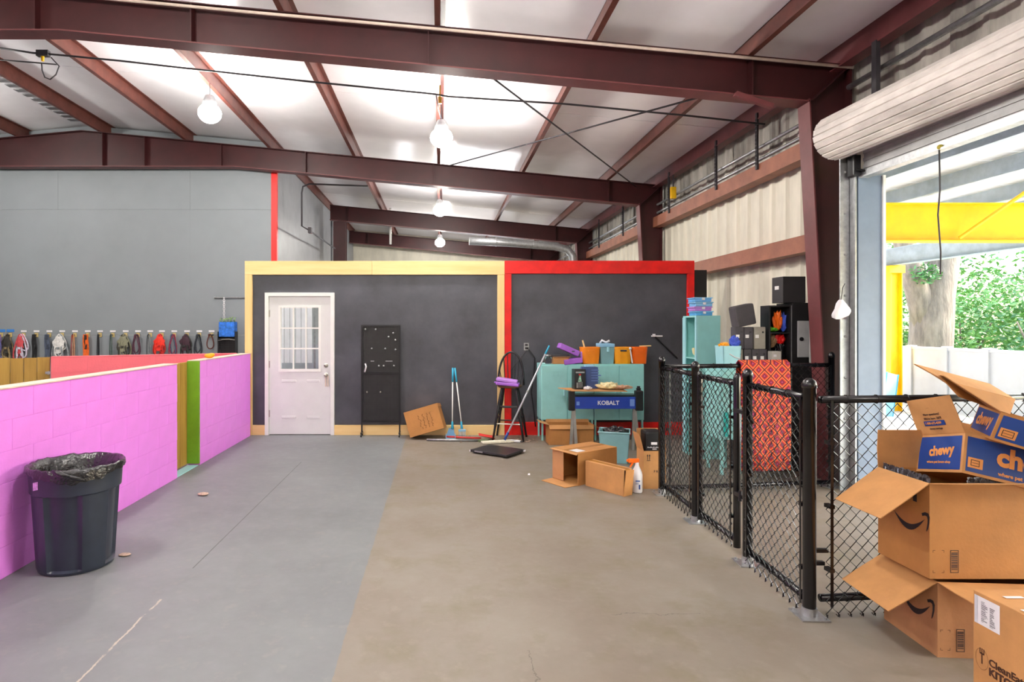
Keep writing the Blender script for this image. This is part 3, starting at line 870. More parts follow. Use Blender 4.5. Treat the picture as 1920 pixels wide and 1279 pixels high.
# ================================================================== CHAIN LINK PEN
def chain_mesh(length, z0, z1, twist=True):
    """woven wires: every wire zigzags upright and hooks into its neighbours"""
    mb = MB()
    w_, h_ = .07, .072
    nw = int(length / (w_ / 2)) - 1
    nk = int((z1 - z0) / (h_ / 2))
    for i in range(nw):
        pts = []
        for k in range(nk + 1):
            s_ = (k + i) % 2
            x = (i + s_) * w_ / 2 + (.0035 if s_ else -.0035) + .018
            pts.append((x, .0022 if s_ else -.0022, z0 + k * h_ / 2))
        if twist:
            x, y, z = pts[0]
            sg = 1 if (i % 2 == 0) else -1
            pts = [(x + sg * .012, y + .004, z - .004), (x + sg * .006, y - .004, z - .016)] + pts
        mb.tube(pts, .003, 4)
    return mb
def post_mb(r, h, base=True, c=(0, 0)):
    mb = MB()
    mb.lathe([(r, 0.004), (r, h - .04), (r * 1.12, h - .04), (r * 1.12, h - .02), (r * .9, h), (r * .5, h + .012), (0.001, h + .016)], 20, (c[0], c[1], 0))
    return mb
def fence_panel(label, name, p0, p1, z_bot, z_top, posts, mesh0, rail_r=.021, gate=False):
    """p0 -> p1 on the ground; posts: list of (offset along, radius, height, with base plate)"""
    p0, p1 = Vector((*p0, 0)), Vector((*p1, 0))
    d = p1 - p0
    Lp = d.length
    t = thing(name, label, 'fence' if not gate else 'gate', p0, (0, 0, math.atan2(d.y, d.x)))
    for (o_, r_, h_, base) in posts:
        if base is None:
            MB().lathe([(.001, .05), (r_, .05), (r_, h_ - .03), (r_ * .6, h_), (.001, h_)], 16, (o_, 0, 0)).build('frame_upright', M_BLACKM, t, True, world=False)
            continue
        post_mb(r_, h_, c=(o_, 0)).build('post', M_BLACKM, t, True, world=False)
        if base:
            MB().box((o_ - .075, -.075, 0), (o_ + .075, .075, .008), bev=.002).cyl((o_, 0, .006), (o_, 0, .05), r_ * 1.15, seg=16).cyl((o_ + .055, .055, 0), (o_ + .055, .055, .02), .008).cyl((o_ - .055, -.055, 0), (o_ - .055, -.055, .02), .008).build('base_plate', M_GALV, t, world=False)
    for z in (z_bot, z_top):
        mb = MB().cyl((0, 0, z), (Lp, 0, z), rail_r, seg=12)
        k = .15
        while k < Lp:
            mb.tube([(k, (rail_r + .003) * math.cos(a), z + (rail_r + .003) * math.sin(a)) for a in [q * PI / 5 for q in range(10)]], .0025, 4, True)
            k += .18
        mb.build('rail', M_BLACKM, t, True, world=False)
    o = chain_mesh(Lp, mesh0, z_top + .012).build('wire_mesh', M_BLACKM, t, world=False)
    o.location = (0, -.024, 0)
    for x in (.045, Lp - .03):
        mb = MB().box((x - .008, -.034, mesh0 + .04), (x + .008, -.03, z_top))
        for q in (.25, .6, .95):
            mb.box((x - .014, -.036, q), (x + .014, .012, q + .02))
        mb.build('tension_bar', M_BLACKM, t, world=False)
    return t
F1, F2, F3a, F3b, F4 = (2.12, 5.71), (2.09, 4.89), (2.083, 4.19), (2.075, 4.03), (2.04, 3.30)
fence_panel('farthest panel of the black chain link pen front, left of the gate', 'chain_link_fence', F1, F2, .1, 1.205, [(0, .03, 1.3, True), (Vector(F1 + (0,)).__sub__(Vector(F2 + (0,))).length, .03, 1.3, True)], .03)
fence_panel('black chain link gate in the middle of the pen front', 'chain_link_gate', (2.0885, 4.80), F3a, .1, 1.2, [(0, .021, 1.24, None), ((Vector((2.0885, 4.80)) - Vector(F3a)).length, .024, 1.27, None)], .06, gate=True)
fence_panel('near black chain link panel between the gate and the corner post', 'chain_link_fence', F3b, F4, .09, 1.205, [(0, .031, 1.3, True), ((Vector(F3b) - Vector(F4)).length, .034, 1.3, True)], .02)
fence_panel('black chain link panel running right behind the stacked cartons', 'chain_link_fence', (2.1, 3.30), (3.98, 3.46), .1, 1.195, [(1.887, .03, 1.3, True)], .02)
fence_panel('rear black chain link panel of the pen with the patterned cloth over it', 'chain_link_fence', (2.15, 5.74), (3.9, 5.95), .05, 1.215, [(1.762, .028, 1.33, True)], .03)
t = thing('gate_latch', 'black gate latch joining the pen gate to its post', 'latch', (2.08, 4.11, .45))
MB().box((2.06, 4.02, .42), (2.1, 4.2, .445)).cyl((2.06, 4.1, .4), (2.06, 4.1, .47), .012).build('fork', M_BLACK, t)
MB().box((2.06, 4.02, 1.0), (2.1, 4.2, 1.025)).build('hinge_clip', M_BLACK, t)
t = thing('latch_rod', 'thin silver drop rod with black fork on the corner post', 'rod', (2.085, 3.32, .4))
MB().cyl((2.095, 3.335, .32), (2.095, 3.335, 1.15), .007, seg=8).build('rod', M_CHROME, t)
MB().box((2.06, 3.32, .34), (2.16, 3.345, .36)).box((2.06, 3.32, .27), (2.14, 3.345, .29)).build('fork', M_BLACK, t)

# patterned cloth over the rear panel (own plain pattern of ringed spots)
pm = bpy.data.materials.new('spotted_cloth'); pm.use_nodes = True
nt = pm.node_tree; P = nt.nodes['Principled BSDF']; P.inputs['Roughness'].default_value = .85
tc = N('ShaderNodeTexCoord'); sp = N('ShaderNodeSeparateXYZ'); L(tc.outputs['Object'], sp.inputs[0])
def cell(off):
    u = math_n('SUBTRACT', math_n('FRACT', math_n('ADD', math_n('MULTIPLY', sp.outputs[0], 8.2), off)), .5)
    v = math_n('SUBTRACT', math_n('FRACT', math_n('ADD', math_n('MULTIPLY', sp.outputs[2], 8.2), off)), .5)
    return math_n('ADD', math_n('ABSOLUTE', u), math_n('ABSOLUTE', v))
d_ = math_n('MINIMUM', cell(0), cell(.5))
c = mixc(math_n('LESS_THAN', d_, .43), lin('#5a0f1c'), lin('#ee6a2e'))
c = mixc(math_n('LESS_THAN', d_, .33), c, lin('#a51c24'))
c = mixc(math_n('LESS_THAN', d_, .2), c, lin('#5a1020'))
c = mixc(math_n('LESS_THAN', d_, .11), c, lin('#96285a'))
L(c, P.inputs['Base Color'])
mb = MB()
xa, xb = 2.91, 3.42
P_ = []
for i in range(25):
    u = i / 24
    row = []
    x = xa + (xb - xa) * u
    yb_ = 5.74 + (x - 2.15) * (.21 / 1.75)
    for (dz, dy) in ((-.42, .05), (-.2, .045), (0, .034), (.028, 0), (0, -.05), (-.2, -.055), (-.5, -.06), (-.8, -.06), (-1.04, -.06)):
        row.append((x - xa, yb_ - 5.8 + dy + .008 * math.sin(u * 19 + dz * 3) * (1 if dz < -.05 else .2), dz))
    P_.append(row)
mb.grid(P_)
o = mb.build('patterned_cloth', pm, None, True); o.location = (xa, 5.8, 1.238)
md = o.modifiers.new('thick', 'SOLIDIFY'); md.thickness = .006
tag(o, 'red orange and purple patterned cloth draped over the rear pen rail', 'cloth')

# ================================================================== CARTONS
FACE = {}
def face_of(dims, side, eps=.0012):
    Lx, D, H = dims
    return {'front': frame_m((0, -eps, 0), (1, 0, 0), (0, 0, 1), (0, -1, 0)), 'left': frame_m((-eps, D, 0), (0, -1, 0), (0, 0, 1), (-1, 0, 0)),
            'top': frame_m((0, 0, H + eps), (1, 0, 0), (0, 1, 0), (0, 0, 1)), 'right': frame_m((Lx + eps, 0, 0), (0, 1, 0), (0, 0, 1), (1, 0, 0))}[side]
def T2(x, y, rot=0):
    return Matrix.Translation((x, y, 0)) @ Matrix.Rotation(rot, 4, 'Z')
def decal(t, M, pts, m, name):
    return MB().poly([M @ Vector((p[0], p[1], 0)) for p in pts]).build(name, m, t, world=False, normals=False)
def rect(a, b, c, d):
    return [(a, b), (c, b), (c, d), (a, d)]
def carton(label, loc, rot, dims, flaps=(), closed=False, m=None, m_in=None, group=None, th=.005, name='cardboard_box', bottom=True):
    m = m or M_CARD
    Lx, D, H = dims
    t = thing(name, label, 'box', loc, rot, group)
    if closed:
        mb = MB().box((0, 0, 0), (Lx, D, H), bev=.003)
        mb.build('box_body', m, t, world=False)
        MB().box((-.0008, D / 2 - .03, H - .05), (Lx + .0008, D / 2 + .03, H + .0008)).build('tape', M_TAPE, t, world=False)
        MB().box((-.0005, D / 2 - .0012, H - .0), (Lx + .0005, D / 2 + .0012, H + .0012)).build('seam', M_BROWNINK, t, world=False)
    else:
        mb = MB()
        mb.box((0, 0, 0), (Lx, th, H)).box((0, D - th, 0), (Lx, D, H)).box((0, th, 0), (th, D - th, H)).box((Lx - th, th, 0), (Lx, D - th, H))
        if bottom: mb.box((th, th, 0), (Lx - th, D - th, th))
        mb.build('box_body', m, t, world=False)
    for (side, ang, ln, *rest) in flaps:
        a = R(ang)
        if side in ('front', 'back'):
            y = 0 if side == 'front' else D; o_ = Vector((0, -1 if side == 'front' else 1, 0))
            h0, h1 = Vector((0, y, H)), Vector((Lx, y, H))
        else:
            x = 0 if side == 'left' else Lx; o_ = Vector((-1 if side == 'left' else 1, 0, 0))
            h0, h1 = Vector((x, 0, H)), Vector((x, D, H))
        dv = (Vector((0, 0, 1)) * math.cos(a) + o_ * math.sin(a)) * ln
        tp = (h1 - h0) * .015
        sag = rest[0] if rest else 0
        mb = MB()
        mid = dv * .5 + Vector((0, 0, sag))
        P0, P1, P2, P3 = h0, h1, h1 - tp + dv, h0 + tp + dv
        nrm = (h1 - h0).cross(dv).normalized() * th * .4
        rows = [[h0 + nrm, h1 + nrm], [h0 + mid + nrm, h1 + mid + nrm], [P3 + nrm, P2 + nrm]]
        low = [[p - 2 * nrm for p in r_] for r_ in rows]
        for q in range(2):
            A_, B_ = rows[q], rows[q + 1]; C_, D_ = low[q], low[q + 1]
            vs = [mb.bm.verts.new(p) for p in (A_[0], A_[1], B_[1], B_[0], C_[0], C_[1], D_[1], D_[0])]
            for f in ((0, 1, 2, 3), (7, 6, 5, 4), (0, 4, 5, 1), (1, 5, 6, 2), (2, 6, 7, 3), (3, 7, 4, 0)):
                mb.bm.faces.new([vs[i] for i in f])
        mb.build('flap', m_in or m, t, world=False)
    return t
def smile(t, M, x0, y0, sc):
    """the curved arrow printed on the side"""
    up, lo = [], []
    for i in range(15):
        u = i / 14
        x = u * .2
        up.append((x, -.052 * math.sin(PI * u * .92 + .1) + .02 * u))
        lo.append((x, -.052 * math.sin(PI * u * .92 + .1) + .02 * u - .030 * math.sin(PI * min(1, u * 1.02)) ** .8))
    pts = [(x0 + p[0] * sc, y0 + p[1] * sc) for p in lo + up[::-1]]
    ms = MB()
    def quadstrip(A_, B_):
        for (a, b), (c, d) in zip(zip(A_, B_), zip(A_[1:], B_[1:])):
            ms.poly([M @ Vector((*q, 0)) for q in (a, c, d, b)])
    f = lambda ps: [(x0 + p[0] * sc, y0 + p[1] * sc) for p in ps]
    quadstrip(f(lo), f(up))
    hx = [(.178, .035), (.2, .046), (.219, .046), (.228, .03), (.226, 0), (.218, -.03), (.210, -.045)]
    hi = [(.183, .022), (.2, .03), (.211, .028), (.215, .015), (.214, -.005), (.209, -.03), (.206, -.045)]
    quadstrip(f(hi), f(hx))
    bmesh.ops.remove_doubles(ms.bm, verts=ms.bm.verts, dist=1e-6)
    return ms.build('printed_smile', M_INK, t, world=False, normals=False)
def barcode_v(t, M, x, y, w_, h_, m=None):
    m = m or M_INK
    mb = MB()
    def q(a, b, c, d):
        mb.poly([M @ Vector((p[0], p[1], 0)) for p in rect(a, b, c, d)])
    q(x, y, x + .003, y + h_); q(x + w_ - .003, y, x + w_, y + h_); q(x, y, x + w_, y + .003); q(x, y + h_ - .003, x + w_, y + h_)
    k = y + .014
    rr = random.Random(3)
    while k < y + h_ - .012:
        hh = rr.choice((.002, .003, .005)); q(x + .005, k, x + w_ - .005, k + hh); k += hh + rr.choice((.002, .004))
    return mb.build('printed_barcode', m, t, world=False, normals=False)
def corners(t, M, x, y, w_, h_):
    mb = MB()
    for (cx, sx) in ((x, 1), (x + w_, -1)):
        for (cy, sy) in ((y, 1), (y + h_, -1)):
            for rc in (rect(min(cx, cx + sx * .012), min(cy, cy + sy * .002), max(cx, cx + sx * .012), max(cy, cy + sy * .002)), rect(min(cx, cx + sx * .002), min(cy, cy + sy * .012), max(cx, cx + sx * .002), max(cy, cy + sy * .012))):
                mb.poly([M @ Vector((*p, 0)) for p in rc])
    return mb.build('printed_corner_marks', M_BROWNINK, t, world=False, normals=False)

# lower carton with the smile
dA = (.5, .385, .363)
bA = carton('open brown shipping carton with a curved arrow print, bottom of the right hand stack', (2.405, 2.887, 0), (0, 0, R(-4)), dA, [('left', 124, .27), ('front', 93, .21), ('back', -70, .2), ('right', 110, .25)], m=M_CARD_P, m_in=M_CARD_L)
smile(bA, face_of(dA, 'left'), .385 - .245, .215, 1.0)
barcode_v(bA, face_of(dA, 'front'), .085, .03, .038, .11); corners(bA, face_of(dA, 'front'), .012, .035, .045, .1)
# big carton on it
dB = (.62, .34, .462)
bB = carton('large open brown carton with a curved arrow print, standing on the bottom carton', (2.371, 2.893, .376), (0, 0, R(0)), dB, [('left', 126, .29), ('front', 76, .19), ('back', 4, .2)], m=M_CARD, m_in=M_CARD_L)
smile(bB, face_of(dB, 'left'), dB[1] - .225, .27, 1.0)
decal(bB, face_of(dB, 'left'), rect(.24, .35, .264, .39), M_INK, 'printed_mark')
barcode_v(bB, face_of(dB, 'front'), .1, .03, .04, .11); corners(bB, face_of(dB, 'front'), .015, .03, .055, .11)
t = thing('packing_paper', 'crinkled dark blue and white packing paper strip along the rim of the large carton', 'packing paper', (2.4, 3.0, .84))
rr = random.Random(8)
Mb = WM(bB)
def crinkle(pa, pb, n, name, m, h=.028):
    pa, pb = Vector(pa), Vector(pb)
    P_ = []
    for i in range(n + 1):
        p = pa.lerp(pb, i / n)
        P_.append([Mb @ (p + Vector((rr.uniform(-.006, .006), rr.uniform(-.006, .006), dz + rr.uniform(-.004, .006)))) for dz in (-.02, 0, h * .6, h)])
    MB().grid(P_).build(name, m, t, normals=False)
crinkle((.012, .02, .462), (.012, .32, .462), 40, 'strip', M_DARK, .03)
crinkle((.018, .02, .47), (.018, .32, .47), 46, 'strip', mat('blue_white_paper', '#dfe3ea', .6, var=.3, vs=60, hex2='#2a3a6a'), .016)
crinkle((.2, .012, .462), (.6, .012, .462), 60, 'strip', M_DARK, .022)
crinkle((.2, .02, .468), (.6, .02, .468), 60, 'strip', MATS['blue_white_paper'], .018)
# meal carton in front on the right
dC = (.42, .52, .45)
bC = carton('closed brown meal carton with a shipping label in the lower right corner', (2.33, 2.09, 0), (0, 0, 0), dC, closed=True, m=M_CARD_L)
ML = face_of(dC, 'left')
decal(bC, ML, rect(.008, .315, .125, .435), M_PAPER, 'shipping_label')
ML2 = face_of(dC, 'left', .002)
mb = MB(); rr = random.Random(2)
for (xa_, xb_, ya_, yb2) in ((.04, .072, .33, .42), (.08, .105, .325, .41)):
    k = ya_
    while k < yb2:
        hh = rr.choice((.002, .004)); e = rr.uniform(.3, 1)
        mb.poly([ML2 @ Vector((*p, 0)) for p in rect(xa_, k, xa_ + (xb_ - xa_) * e, k + hh)]); k += hh + .003
mb.build('label_print', mat('label_grey', '#7b7a80', .7), bC, world=False, normals=False)
decal(bC, ML2, rect(.008, .315, .022, .435), mat('label_edge', '#c7c8d2', .6), 'label_edge')
text('CleanEatz', .042, M_BROWNINK, bC, ML @ T2(.075, .175), bold=.0012)
text('KITCHEN', .044, M_BROWNINK, bC, ML @ T2(.075, .135), bold=.002)
mb = MB()
for q in rect(.0, 0, 0, 0)[:0]: pass
for (a0, b0, c0, d0) in ((.04, .15, .046, .19), (.032, .19, .054, .197), (.032, .197, .036, .215), (.041, .197, .045, .215), (.05, .197, .054, .215)):
    mb.poly([ML @ Vector((*p, 0)) for p in rect(a0, b0, c0, d0)])
hp_ = [(.043 + .03 * math.sin(a) * (1 if a < PI else 1), .17 + .045 * math.cos(a)) for a in [q * PI / 10 for q in range(21)]]
for p, q in zip(hp_, hp_[1:]):
    dvx = Vector((q[0] - p[0], q[1] - p[1])); nn = Vector((-dvx.y, dvx.x)).normalized() * .0006
    mb.poly([ML @ Vector((*v, 0)) for v in ((p[0] + nn.x, p[1] + nn.y), (p[0] - nn.x, p[1] - nn.y), (q[0] - nn.x, q[1] - nn.y), (q[0] + nn.x, q[1] + nn.y))])
mb.build('printed_fork', M_BROWNINK, bC, world=False, normals=False)
decal(bC, face_of(dC, 'top', .0025), rect(.02, .2, .16, .33), M_PAPER, 'shipping_label'); decal(bC, face_of(dC, 'top', .0025), rect(.06, .43, .14, .45), M_PAPER, 'paper_slip')

# blue printed pet supply cartons
def blue_print(t, dims, b=.014):
    Lx, D, H = dims
    for side, wd in (('left', D), ('front', Lx)):
        decal(t, face_of(dims, side, .0006), rect(b, b, wd - b, H - b), M_BLUEP, 'printed_panel')
dD = (.45, .324, .199)
bD = carton('blue printed open carton with orange lettering lying tilted on the large carton', (2.547, 2.916, .886), (-.225, .23, -.137), dD, [('left', 26, .19), ('back', -12, .12)], m=M_CARD_L)
blue_print(bD, dD)
MLd = face_of(dD, 'left')
text('chewy', .07, M_ORANGEP, bD, MLd @ T2(.09, .105, R(4)), bold=.003, sx=.95)
text('where pet lovers shop', .018, M_ORANGEP, bD, MLd @ T2(.08, .052), bold=.0006)
MFd = face_of(dD, 'front')
text('chewy', .125, M_ORANGEP, bD, MFd @ T2(.15, .115, 0), bold=.0055)
text('where pet lovers shop', .026, M_ORANGEP, bD, MFd @ T2(.16, .035), bold=.0008)
decal(bD, MFd, rect(.022, .035, .09, .085), M_ORANGEP, 'printed_label')
barcode_v(bD, face_of(dD, 'front', .002), .035, .045, .04, .03)
# lettering on its upright flap
a = R(26); dv = Vector((-math.sin(a), 0, math.cos(a)))
MFl = frame_m(Vector((0, .324, .199)) + Vector((-math.cos(a), 0, -math.sin(a))) * .0035, (0, -1, 0), dv, (-math.cos(a), 0, -math.sin(a)))
text('Have questions?', .018, M_INK, bD, MFl @ T2(.09, .105)); text("We're here 24/7!", .018, M_INK, bD, MFl @ T2(.085, .083))
decal(bD, MFl, rect(.075, .045, .225, .071), M_BLUEP, 'printed_panel')
text('1-800-672-4399', .018, M_ORANGEP, bD, MFl @ Matrix.Translation((.083, .058, .001)), bold=.0005)
text('chewy.com/app', .015, M_INK, bD, MFl @ T2(.1, .03)); text('- - -', .012, M_INK, bD, MFl @ T2(.13, .14))
dE = (.45, .32, .14)
bE = carton('blue printed open carton with raised flaps, topmost of the right hand stack', (2.652, 2.88, 1.056), (0, R(17.4), R(-28)), dE, [('left', 70, .27), ('right', 20, .1)], m=M_CARD, m_in=M_CARD_L)
blue_print(bE, dE, .012)
MB().slab([W(1903, 749, 3.08), W(1769, 713, 2.99), W(1714, 683, 3.02), W(1855, 720, 3.16)], .005).build('flap', M_CARD_L, bE)
MB().slab([W(1903, 749, 3.08), W(1893, 777, 3.03), W(1798, 744, 2.97), W(1769, 713, 2.99)], .005).build('flap', M_CARD, bE)
text('chewy', .085, M_ORANGEP, bE, face_of(dE, 'left') @ T2(.05, .07, R(4)), bold=.0035, sx=.95)
decal(bE, face_of(dE, 'front'), rect(.02, .025, .085, .07), M_ORANGEP, 'printed_label')
barcode_v(bE, face_of(dE, 'front', .002), .03, .032, .045, .03)

# cartons at the back
bF = carton('tilted brown carton with handwriting leaning by the pegboard stand', (-.42, 8.42, .03), (R(-8), R(-17), R(-6)), (.5, .3, .36), closed=False, flaps=[('right', 170, .05)], m=M_CARD)
MBF = MB().box((0, 0, .356), (.5, .3, .362)).build('top_panel', M_CARD_L, bF, world=False)
mb = MB(); rr = random.Random(4); MM = face_of((.5, .3, .36), 'front')
for r_ in range(4):
    x = .2 + r_ * .055
    for q in range(6):
        y = .27 - q * .035
        mb.tube([MM @ Vector((x + rr.uniform(-.01, .01), y, 0)), MM @ Vector((x + rr.uniform(-.02, .02), y - .015, 0)), MM @ Vector((x + rr.uniform(-.01, .02), y - .03, 0))], .002, 4)
mb.build('handwriting', M_BROWNINK, bF, world=False)
bG = carton('open brown carton with folded out flaps in front of the teal lockers', (1.47, 8.05, 0), (0, 0, R(0)), (.6, .26, .27), [('front', 150, .06), ('left', 75, .13), ('right', 120, .1), ('back', 10, .04)], m=M_CARD, m_in=M_CARD_L)
# open-sided carton and the narrow one in front
dH = (.42, .6, .33)
tH = thing('cardboard_box', 'brown carton lying on its side with a paper label on top', 'box', (1.385, 5.99, 0), (0, 0, R(33.5)))
mb = MB().box((0, 0, .32), (.58, .36, .326)).box((0, .354, 0), (.58, .36, .32)).box((.574, 0, 0), (.58, .354, .32)).box((0, 0, 0), (.574, .354, .005)).box((0, 0, .005), (.574, .006, .32))
mb.build('box_body', M_CARD, tH, world=False)
MB().slab([(0, .36, .01), (0, .36, .318), (-.012, .19, .316), (-.012, .19, .012)], .004).build('flap', M_CARD_P, tH, world=False)
MB().slab([(0, .0, .322), (0, .36, .322), (-.03, .37, .315), (-.03, -.01, .31)], .004).build('flap', M_CARD_L, tH, world=False)
MB().slab([(0, .0, .004), (0, .36, .004), (-.17, .35, .004), (-.17, .01, .004)], .004).build('flap', M_CARD_L, tH, world=False)
MB().box((0, .15, .3262), (.58, .21, .327)).build('tape', M_TAPE, tH, world=False)
MB().poly([(.03, .04, .3275), (.15, .04, .3275), (.15, .16, .3275), (.03, .16, .3275)]).build('paper_label', M_PAPER, tH, world=False, normals=False)
bI = carton('long narrow brown carton standing on edge on the floor', (1.46, 6.0, 0), (0, 0, R(-56)), (.47, .12, .252), closed=True, m=M_CARD_L)
MB().slab([(.472, .0, .0), (.472, .12, .0), (.5, .115, .245), (.484, .02, .245)], .004).build('flap', M_CARD, bI, world=False)
MB().box((.471, .012, .03), (.4725, .03, .24)).build('dark_gap', M_BROWNINK, bI, world=False)
bJ = carton('tall narrow brown carton with arrow marks beside the far fence post', (2.005, 5.88, 0), (0, 0, R(0)), (.22, .21, .372), closed=False, m=M_CARD_L, flaps=[('left', 14, .17), ('back', 2, .19), ('right', -4, .16)])
MM = face_of((.22, .21, .372), 'front')
for x in (.035, .055):
    decal(bJ, MM, rect(x, .285, x + .006, .33), M_INK, 'printed_arrow'); decal(bJ, MM, [(x - .006, .322), (x + .012, .322), (x + .003, .342)], M_INK, 'printed_arrow')
decal(bJ, MM, rect(.03, .275, .066, .281), M_INK, 'printed_bar')
text('F R A', .03, M_INK, bJ, MM @ T2(.1, .17), bold=.001)
t = thing('black_canister', 'black plastic container with white print standing in the tall carton', 'container', (2.115, 5.99, .33))
mb = MB().box((-.085, -.09, -.32), (.09, .085, .235), bev=.03)
mb.build('container_body', M_BLACK, t, world=False)
MB().box((-.03, -.0916, .1), (.03, -.09, .125)).build('label', M_PAPER, t, world=False)
mb = MB()
for q in range(9):
    mb.box((-.065 + q * .0145, -.0916, .07), (-.056 + q * .0145, -.09, .08 - .004 * (q % 2)))
for q in range(3):
    mb.box((-.015 + q * .014, -.0916, .052), (-.006 + q * .014, -.09, .062))
mb.build('label_print', M_PAPER, t, world=False)
# ================================================================== TRASH CAN
def can_r(r, z, a):
    if .02 < z < .515:
        q = (a * 4 / PI) % 2            # eight sectors
        e = abs(q - 1)
        return r - .028 * max(0, min(1, (e - .45) * 14))
    return r
t = thing('trash_can', 'dark ribbed plastic trash can with a black liner against the orchid wall', 'trash can', (-2.45, 4.03, 0), (0, 0, R(12)))
prof = [(.001, .004), (.222, .004), (.228, .02), (.231, .03), (.258, .50), (.259, .512), (.268, .52), (.275, .648), (.284, .652), (.288, .665), (.286, .68), (.272, .684), (.262, .66), (.224, .5), (.19, .1), (.001, .09)]
MB().lathe(prof, 96, fn=can_r).build('can_body', mat('dark_blue_grey_plastic', '#2b323f', .34, var=.08, vs=8), t, True, world=False)
md = t.children[0].modifiers.new('edge', 'EDGE_SPLIT'); md.split_angle = R(35)
mb = MB()
P_ = []
for i in range(5):
    row = []
    for q in (-.09, .09):
        a = R(-126) + q
        row.append(Vector((.2745 * math.cos(a), .2745 * math.sin(a), .555 + .05 * i / 4 + (.012 if q > 0 else 0))))
    P_.append(row)
mb.grid(P_).build('sticker', mat('pinkish_sticker', '#d6b6dd', .5, var=.2, vs=60), t, world=False)
t = thing('bin_liner', 'black plastic liner folded over the rim of the trash can', 'bin liner', (-2.45, 4.03, .684))
P_ = []
rr = random.Random(6)
nz = 72
off = [rr.uniform(-1, 1) for _ in range(nz)]
for k in range(nz):
    a = 2 * PI * k / nz
    f = math.sin(9 * a) * .5 + math.sin(23 * a + 1) * .4 + off[k] * .6
    drop = .022 + .01 * math.sin(2 * a + 1.0) + .07 * max(0, math.cos(a + 1.1)) ** 3 + .01 * f
    row = [(.205, -.22), (.232 + .004 * f, -.06), (.268 + .005 * f, .0 + .006 * f), (.281, .008 + .005 * f), (.2915 + .002 * f, .0 + .003 * f), (.294 + .002 * f, -drop * .5), (.29 + .008 * abs(f), -drop)]
    P_.append([Vector((r_ * math.cos(a), r_ * math.sin(a), z)) for r_, z in row])
MB().grid(P_, True).build('liner_skirt', mat('black_film', '#15151a', .22, var=.05, bump=.5, bs=30, spec=.7), t, True, world=False)
MB().lathe([(.001, -.3), (.17, -.28), (.205, -.22)], 36).build('liner_bag', MATS['black_film'], t, True, world=False)
a = -1.15
MB().tube([(.297 * math.cos(a + q * .1), .297 * math.sin(a + q * .1) - .004, -.03 - .012 * q) for q in (3, 2, 1, 0, -1, -2, -3.4)], .012, 6, radii=[.006, .012, .016, .012, .016, .02, .008]).build('knotted_tail', MATS['black_film'], t, True, world=False)
def scrap(name, label, x, y, r, m, cat='debris', sq=.35):
    rr = random.Random(int(x * 1000))
    mb = MB().ball((0, 0, r * sq), r, 10, (1.2, .8, sq))
    for v in mb.bm.verts:
        v.co *= 1 + rr.uniform(-.12, .12)
        v.co.z = max(v.co.z, 0.0)
    o = mb.build(name, m, smooth=True); o.location = (x, y, 0)
    return tag(o, label, cat)
M_SCRAP = mat('beige_scrap', '#b39a8a', .8, var=.2, vs=40)
scrap('food_crumb', 'small beige lump on the grey floor near the orchid wall', *W(381, 929, 5.65).xy[:], .042, M_SCRAP)
scrap('food_crumb', 'flat beige crumb on the grey floor right of the trash can', *W(233, 1042, 4.17).xy[:], .036, M_SCRAP, sq=.2)
o = MB().slab([(-.012, -.03, 0.002), (.012, -.035, .002), (.02, .03, .006), (.0, .032, .002)], .002).build('paper_scrap', M_PAPER); o.location = (W(991, 890, 6.45).x, 6.45, 0)
tag(o, 'tiny white paper scrap on the beige floor in front of the black tray', 'debris')
o = MB().ball((0, 0, .03), .05, 12, (1.25, .7, .6)).ball((.03, 0, .04), .035, 10, (1.2, .8, .7)).build('dog_toy', M_AMBER, smooth=True); o.location = (-2.84, W(0, 0, 7.35).y, 1.208)
tag(o, 'rounded yellow orange toy lying on top of the orchid wall', 'toy')

# ================================================================== LEASH WALL
YL = 11.62
M_TAGP = mat('tag_plate', '#c3ad74', .5, var=.1)
hook0 = None
def hook(px, label, blue=False, white=True):
    p = W(px, 628, YL)
    t = thing('leash_hook', label, 'hook', (p.x, YL - .003, p.z), group='labelled leash hooks along the grey wall')
    mtag = M_LTBLUE if blue else M_PAPER
    MB().box((-.055 if not blue else -.075, -.006, .055), (.055 if not blue else .075, 0, .09 if not blue else .11), bev=.003).build('name_tag', mat('blue_tag', '#3f7ec8', .5) if blue else M_PAPER, t, world=False)
    MB().box((-.035, -.012, -.045), (.035, 0, .04), bev=.008).build('plate', M_TAGP, t, world=False)
    MB().tube([(0, -.01, 0), (0, -.05, -.005), (0, -.07, .0), (0, -.075, .025)], .008, 6).build('hook_arm', M_DARK, t, True, world=False)
def loop(mb, x, y, z, wd, ln, r, tw=0.0, lean=0.0, n=18):
    pts = []
    for k in range(n):
        a = 2 * PI * k / n
        s_ = math.sin(a / 2) ** 1.0
        zz = -ln * (1 - math.cos(a)) / 2
        xx = wd / 2 * math.sin(a) * (.35 + .65 * math.sin(a / 2) ** 2) + lean * zz
        pts.append((x + xx, y + tw * math.sin(a), z + zz))
    mb.tube(pts, r, 5, True)
def strap(mb, x, y, z0, ln, wd, lean=0, fold=0):
    P_ = []
    for k in range(9):
        v = k / 8
        P_.append([(x - wd / 2 + lean * v + fold * math.sin(v * 9), y - .012 * math.sin(v * 7), z0 - ln * v), (x + wd / 2 + lean * v + fold * math.sin(v * 9 + .5), y - .012 * math.sin(v * 7 + 1), z0 - ln * v)])
    mb.grid(P_)
